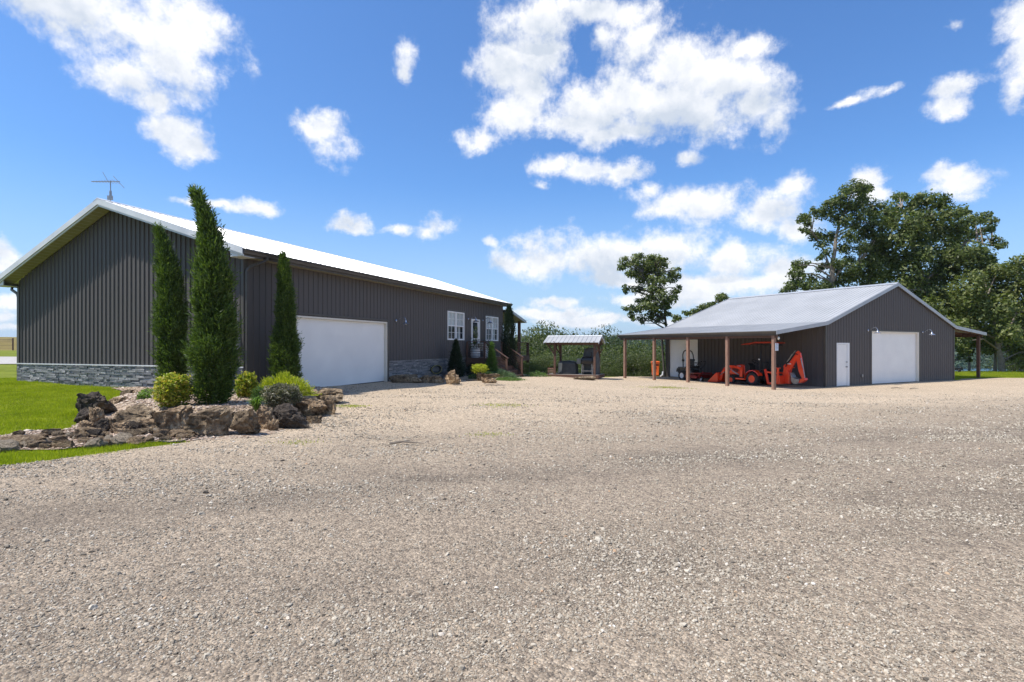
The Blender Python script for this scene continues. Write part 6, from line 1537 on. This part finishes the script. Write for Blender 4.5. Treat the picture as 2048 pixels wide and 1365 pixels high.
k = MB(); k.prism([(-2.30, .42), (-2.22, .22), (-2.02, .17), (-1.88, .30), (-1.84, .62), (-1.87, .62), (-1.93, .50), (-2.1, .44)], -.16, .16, lambda u, v, w: (u, w, v))
for i in range(4): k.bar((-1.855, -.13+i*.087, .60), (-1.80, -.13+i*.087, .72), .03, .02)
k.build('backhoe_bucket', M['steel'], T)
k = MB(); k.box(-1.12, -.72, -.2, .2, .76, .84); k.build('backhoe_seat', M['black'], T, True, bevel=.03)
k = MB(); k.tube([(-.62, .0, .85), (-.52, 0, 1.15), (-.62, 0, 1.38), (-.80, 0, 1.44), (-.98, 0, 1.40)], .022, 6); k.tube([(-1.2, .12, .8), (-1.08, .12, 1.12)], .013, 6); k.tube([(-1.2, -.12, .8), (-1.08, -.12, 1.12)], .013, 6); k.build('control_levers', M['black'], T, True)
k = MB()
for dy in (.07, .10, .13): k.tube([(-1.55, dy, 1.00), (-1.62, dy+.02, 1.18), (-1.85, dy, 1.42), (-2.05, dy, 1.66), (-2.16, dy, 1.60)], .010, 5)
for dy in (.36, .43): k.tube([(.85, dy, .62), (1.15, dy, .99), (1.6, dy, 1.0), (1.9, dy, .84), (2.02, dy, .62)], .010, 5)
k.build('hydraulic_hoses', M['black'], T, True)
k = MB(); k.box(.95, 1.35, .2501, .2535, .935, .975); k.box(-1.80, -1.60, .0601, .063, 1.13, 1.17); k.build('white_decal', M['white_rim'], T)
k = MB(); k.lathe([(.03, 0), (.05, .03), (.03, .06)], (-.3, .44, 1.32)); k.bar((-.3, .36, 1.3), (-.3, .46, 1.33), .02, .02); k.build('work_lamp', M['bulb'], T, True)

# ------------------------------------------------------------ zero-turn mower
rzm = math.atan2(-SE.y, -SE.x)
Z = thing('riding_mower', 'grey and dark red riding mower with black roll bar before the side garage door', 'mower', sloc(-1.42, 7.42), rzm)
for s in (1, -1):
    wheel(Z, 'rear_wheel', (0, .46*s, .29), .29, .24, .16, M['white_rim'], 0, s)
    wheel(Z, 'caster_wheel', (1.38, .46*s, .14), .14, .12, .075, M['white_rim'], 0, s)
    k = MB(); k.bar((1.38, .46*s+.09*s, .14), (1.30, .46*s+.09*s, .36), .03, .04, (0, 1, 0)); k.bar((1.38, .46*s-.09*s, .14), (1.30, .46*s-.09*s, .36), .03, .04, (0, 1, 0)); k.box(1.24, 1.36, .46*s-.11, .46*s+.11, .35, .39); k.tube([(1.30, .46*s, .38), (1.30, .46*s, .50)], .03, 8); k.build('caster_fork', M['redpaint'], Z)
    k = MB(); k.bar((.1, .36*s, .42), (1.34, .42*s, .46), .07, .07); k.build('frame_rail', M['redpaint'], Z)
    n = 10; f = MB(); pts = [(math.cos(R(15+150*i/n))*.36, .30+math.sin(R(15+150*i/n))*.35) for i in range(n+1)]; poly_ = [(.50, .40), (.50, .62), (.40, .74), (.0, .76), (-.34, .70), (-.40, .58), (-.36, .42)]+[(x, z) for x, z in reversed(pts)]
    for (x0, z0), (x1, z1) in zip([(.50, .45), (.46, .66), (.30, .74), (-.10, .76), (-.36, .70)], [(.46, .66), (.30, .74), (-.10, .76), (-.36, .70), (-.42, .50)]): f.bar((x0, .44*s, z0), (x1, .44*s, z1), .30, .025, (0, 0, 1) if abs(x1-x0) > abs(z1-z0) else (1, 0, 0))
    f.box(-.38, .46, min(.28*s, .31*s), max(.28*s, .31*s), .34, .73); f.build('fender', M['graypaint'], Z)
k = MB(); k.box(-.62, -.10, -.26, .26, .40, .78); k.box(-.1, .55, -.28, .28, .36, .62); k.build('engine_cover', M['blackmetal'], Z, bevel=.03)
k = MB(); k.prism([(.30, .18), (1.14, .16), (1.20, .24), (1.14, .34), (.34, .36)], -.62, .62, lambda u, v, w: (u, w, v)); k.box(.45, .75, -.35, .35, .36, .45); k.build('mower_deck', M['redpaint'], Z, bevel=.02)
k = MB(); k.box(.55, 1.28, -.30, .30, .40, .44); k.bar((1.28, -.3, .42), (1.36, -.3, .56), .02, .08); k.build('footplate', M['redpaint'], Z)
k = MB(); k.bar((.45, -.64, .47), (1.0, -.64, .46), .02, .018); k.box(.66, .74, -.645, -.63, .49, .55); k.build('deck_lift_bar', M['steel'], Z)
k = MB(); k.box(.16, .66, -.24, .24, .74, .86); k.build('seat_base', M['black'], Z, True, bevel=.04)
k = MB(); k.prism([(.14, .82), (.28, .84), (.20, 1.22), (.10, 1.28), (.02, 1.22)], -.23, .23, lambda u, v, w: (u, w, v)); k.build('seat_back', M['graypaint'], Z, True, bevel=.05)
for s in (1, -1): MB().box(.18, .52, min(.26*s, .33*s), max(.26*s, .33*s), 1.0, 1.05).build('armrest', M['black'], Z, True, bevel=.015)
rb = [(-.02, -.43, .70), (-.02, -.44, 1.18), (-.06, -.42, 1.50), (-.08, -.34, 1.68), (-.09, -.22, 1.745), (-.09, 0, 1.75), (-.09, .22, 1.745), (-.08, .34, 1.68), (-.06, .42, 1.50), (-.02, .44, 1.18), (-.02, .43, .70)]
k = MB(); k.tube(rb, .032, 8)
for s in (1, -1): k.box(-.07, .03, .43*s-.05, .43*s+.05, 1.12, 1.24)
k.build('roll_bar', M['black'], Z, True)
for s in (1, -1):
    k = MB(); k.tube([(.62, .30*s, .62), (.78, .32*s, .80), (1.02, .30*s, 1.02), (1.10, .22*s, 1.12), (1.04, .06*s, 1.14)], .018, 6); k.build('steering_lever', M['black'], Z, True)
MB().tube([(.95, -.34, .62), (1.12, -.34, .72), (1.22, -.34, .92), (1.16, -.34, 1.10), (1.0, -.34, 1.12)], .014, 6).build('guard_loop', M['black'], Z, True)

# ------------------------------------------------------------ bin, downspout outlet, cart, drain pipe
bi = thing('wheeled_bin', 'bright orange wheeled rubbish bin with dark markings beside the lean-to', 'bin', sloc(.02, 11.75), -.2)
k = MB(); k.add([(-.21, -.22, .06), (.21, -.22, .06), (.21, .2, .06), (-.21, .2, .06), (-.25, -.28, .92), (.25, -.28, .92), (.25, .26, .92), (-.25, .26, .92)], [(3, 2, 1, 0), (4, 5, 6, 7), (0, 1, 5, 4), (1, 2, 6, 5), (2, 3, 7, 6), (3, 0, 4, 7)]); k.box(-.275, .275, -.31, .28, .84, .91); k.build('body', M['orange_plastic'], bi, bevel=.02)
k = MB(); k.box(-.29, .29, -.33, .29, .925, .96); k.box(-.24, .24, -.28, .24, .961, 1.0); k.bar((-.25, .31, .93), (.25, .31, .93), .04, .04); k.build('lid', M['orange_plastic'], bi, bevel=.015)
for s in (1, -1): MB().lathe([(.10, -.03), (.11, 0), (.10, .03)], (.24*s, .22, .10), (1, 0, 0), 16).build('wheel', M['black'], bi, True)
dm_ = mat('bin_print', (.16, .01, .006), .6)
k = MB()
yf = lambda z: -.22-.06*(z-.06)/.86-.006
def mk(x0, x1, z0, z1): k.add([(x0, yf(z0), z0), (x1, yf(z0), z0), (x1, yf(z1), z1), (x0, yf(z1), z1)], [(0, 1, 2, 3)])
mk(-.19, .19, .70, .80)
mk(-.12, .08, .58, .61); mk(-.12, -.08, .50, .578); mk(.04, .08, .50, .578); mk(-.12, .08, .47, .497)
mk(-.10, -.05, .10, .43); mk(-.048, .08, .33, .36); mk(-.12, -.103, .38, .43)
k.build('printed_marks', dm_, bi, fixn=False)
dp = thing('downspout_elbow', 'small white drain elbow at the foot of the workshop back corner', 'drain', sloc(-.35, 10.75), RZS)
MB().tube([(.1, .0, .35), (.05, 0, .12), (-.15, -.02, .05)], .05, 8).build('elbow', M['ceramic'], dp, True)
cp_ = at(1912, 747.5, -.5); cz = gz(cp_.x, 44)
ct_ = thing('garden_cart', 'low black cart parked on the lawn crest just past the workshop corner', 'cart', (.809*44, 44, cz), .3)
k = MB(); k.prism([(-.35, .16), (.25, .16), (.38, .36), (-.42, .38)], -.22, .22, lambda u, v, w: (u, w, v)); k.build('tub', M['black'], ct_, bevel=.02)
k = MB(); k.tube([(.3, 0, .3), (.45, 0, .42), (.6, 0, .36), (.68, 0, .12)], .035, 8); k.build('handle', M['black'], ct_, True)
for s in (1, -1): MB().lathe([(.13, -.03), (.14, 0), (.13, .03)], (-.1, .26*s, .14), (0, 1, 0), 16).build('wheel', M['black'], ct_, True)
pp = [at(x, y, 0) for x, y in ((318, 889), (340, 891), (362, 889.5), (380, 884.5), (398, 881), (425, 880))]
k = MB(); k.tube([(p.x, p.y, gz(p.x, p.y)+.035) for p in pp], .012, 6); o = k.build('drain_hose', M['black'], None, True); tag(o, 'thin black hose lying along the edge of the creek rocks', 'hose')
# fallen twigs on the gravel
for (px, py, a, lb) in ((1828, 779, .3, 'short dark twig on the gravel before the workshop wall'), (1795, 778, -.2, 'thinner pale twig on the gravel left of the dark one'), (812, 893, .1, 'little brown leaf litter clump on the gravel in mid yard')):
    b = at(px, py, gz(*at(px, py, -.2)[:2])); k = MB(); k.tube([(-.16, 0, .02), (-.03, .02, .035), (.16, -.01, .02)], [.012, .011, .004], 5); k.tube([(-.03, .02, .035), (.05, .08, .04)], [.008, .003], 5)
    o = k.build('twig', M['bark'], None, True); o.location = (b.x, b.y, gz(b.x, b.y)+.02); o.rotation_euler.z = a; o.scale = (1.6, 1.6, 1.6); tag(o, lb, 'twig')

# ------------------------------------------------------------ thin summer haze over the far ground
hz = MB().box(-5200, 5200, -3200, 5600, -40, 70).build('haze', mat('haze_air'), None); hz['kind'] = 'stuff'; hz['label'] = 'thin pale summer haze in the air'
nt = hz.data.materials[0].node_tree; nt.nodes.clear()
v = nt.nodes.new('ShaderNodeVolumePrincipled'); v.inputs['Density'].default_value = .00012; v.inputs['Color'].default_value = (.82, .89, 1, 1); v.inputs['Anisotropy'].default_value = .3
oo = nt.nodes.new('ShaderNodeOutputMaterial'); nt.links.new(v.outputs[0], oo.inputs['Volume'])
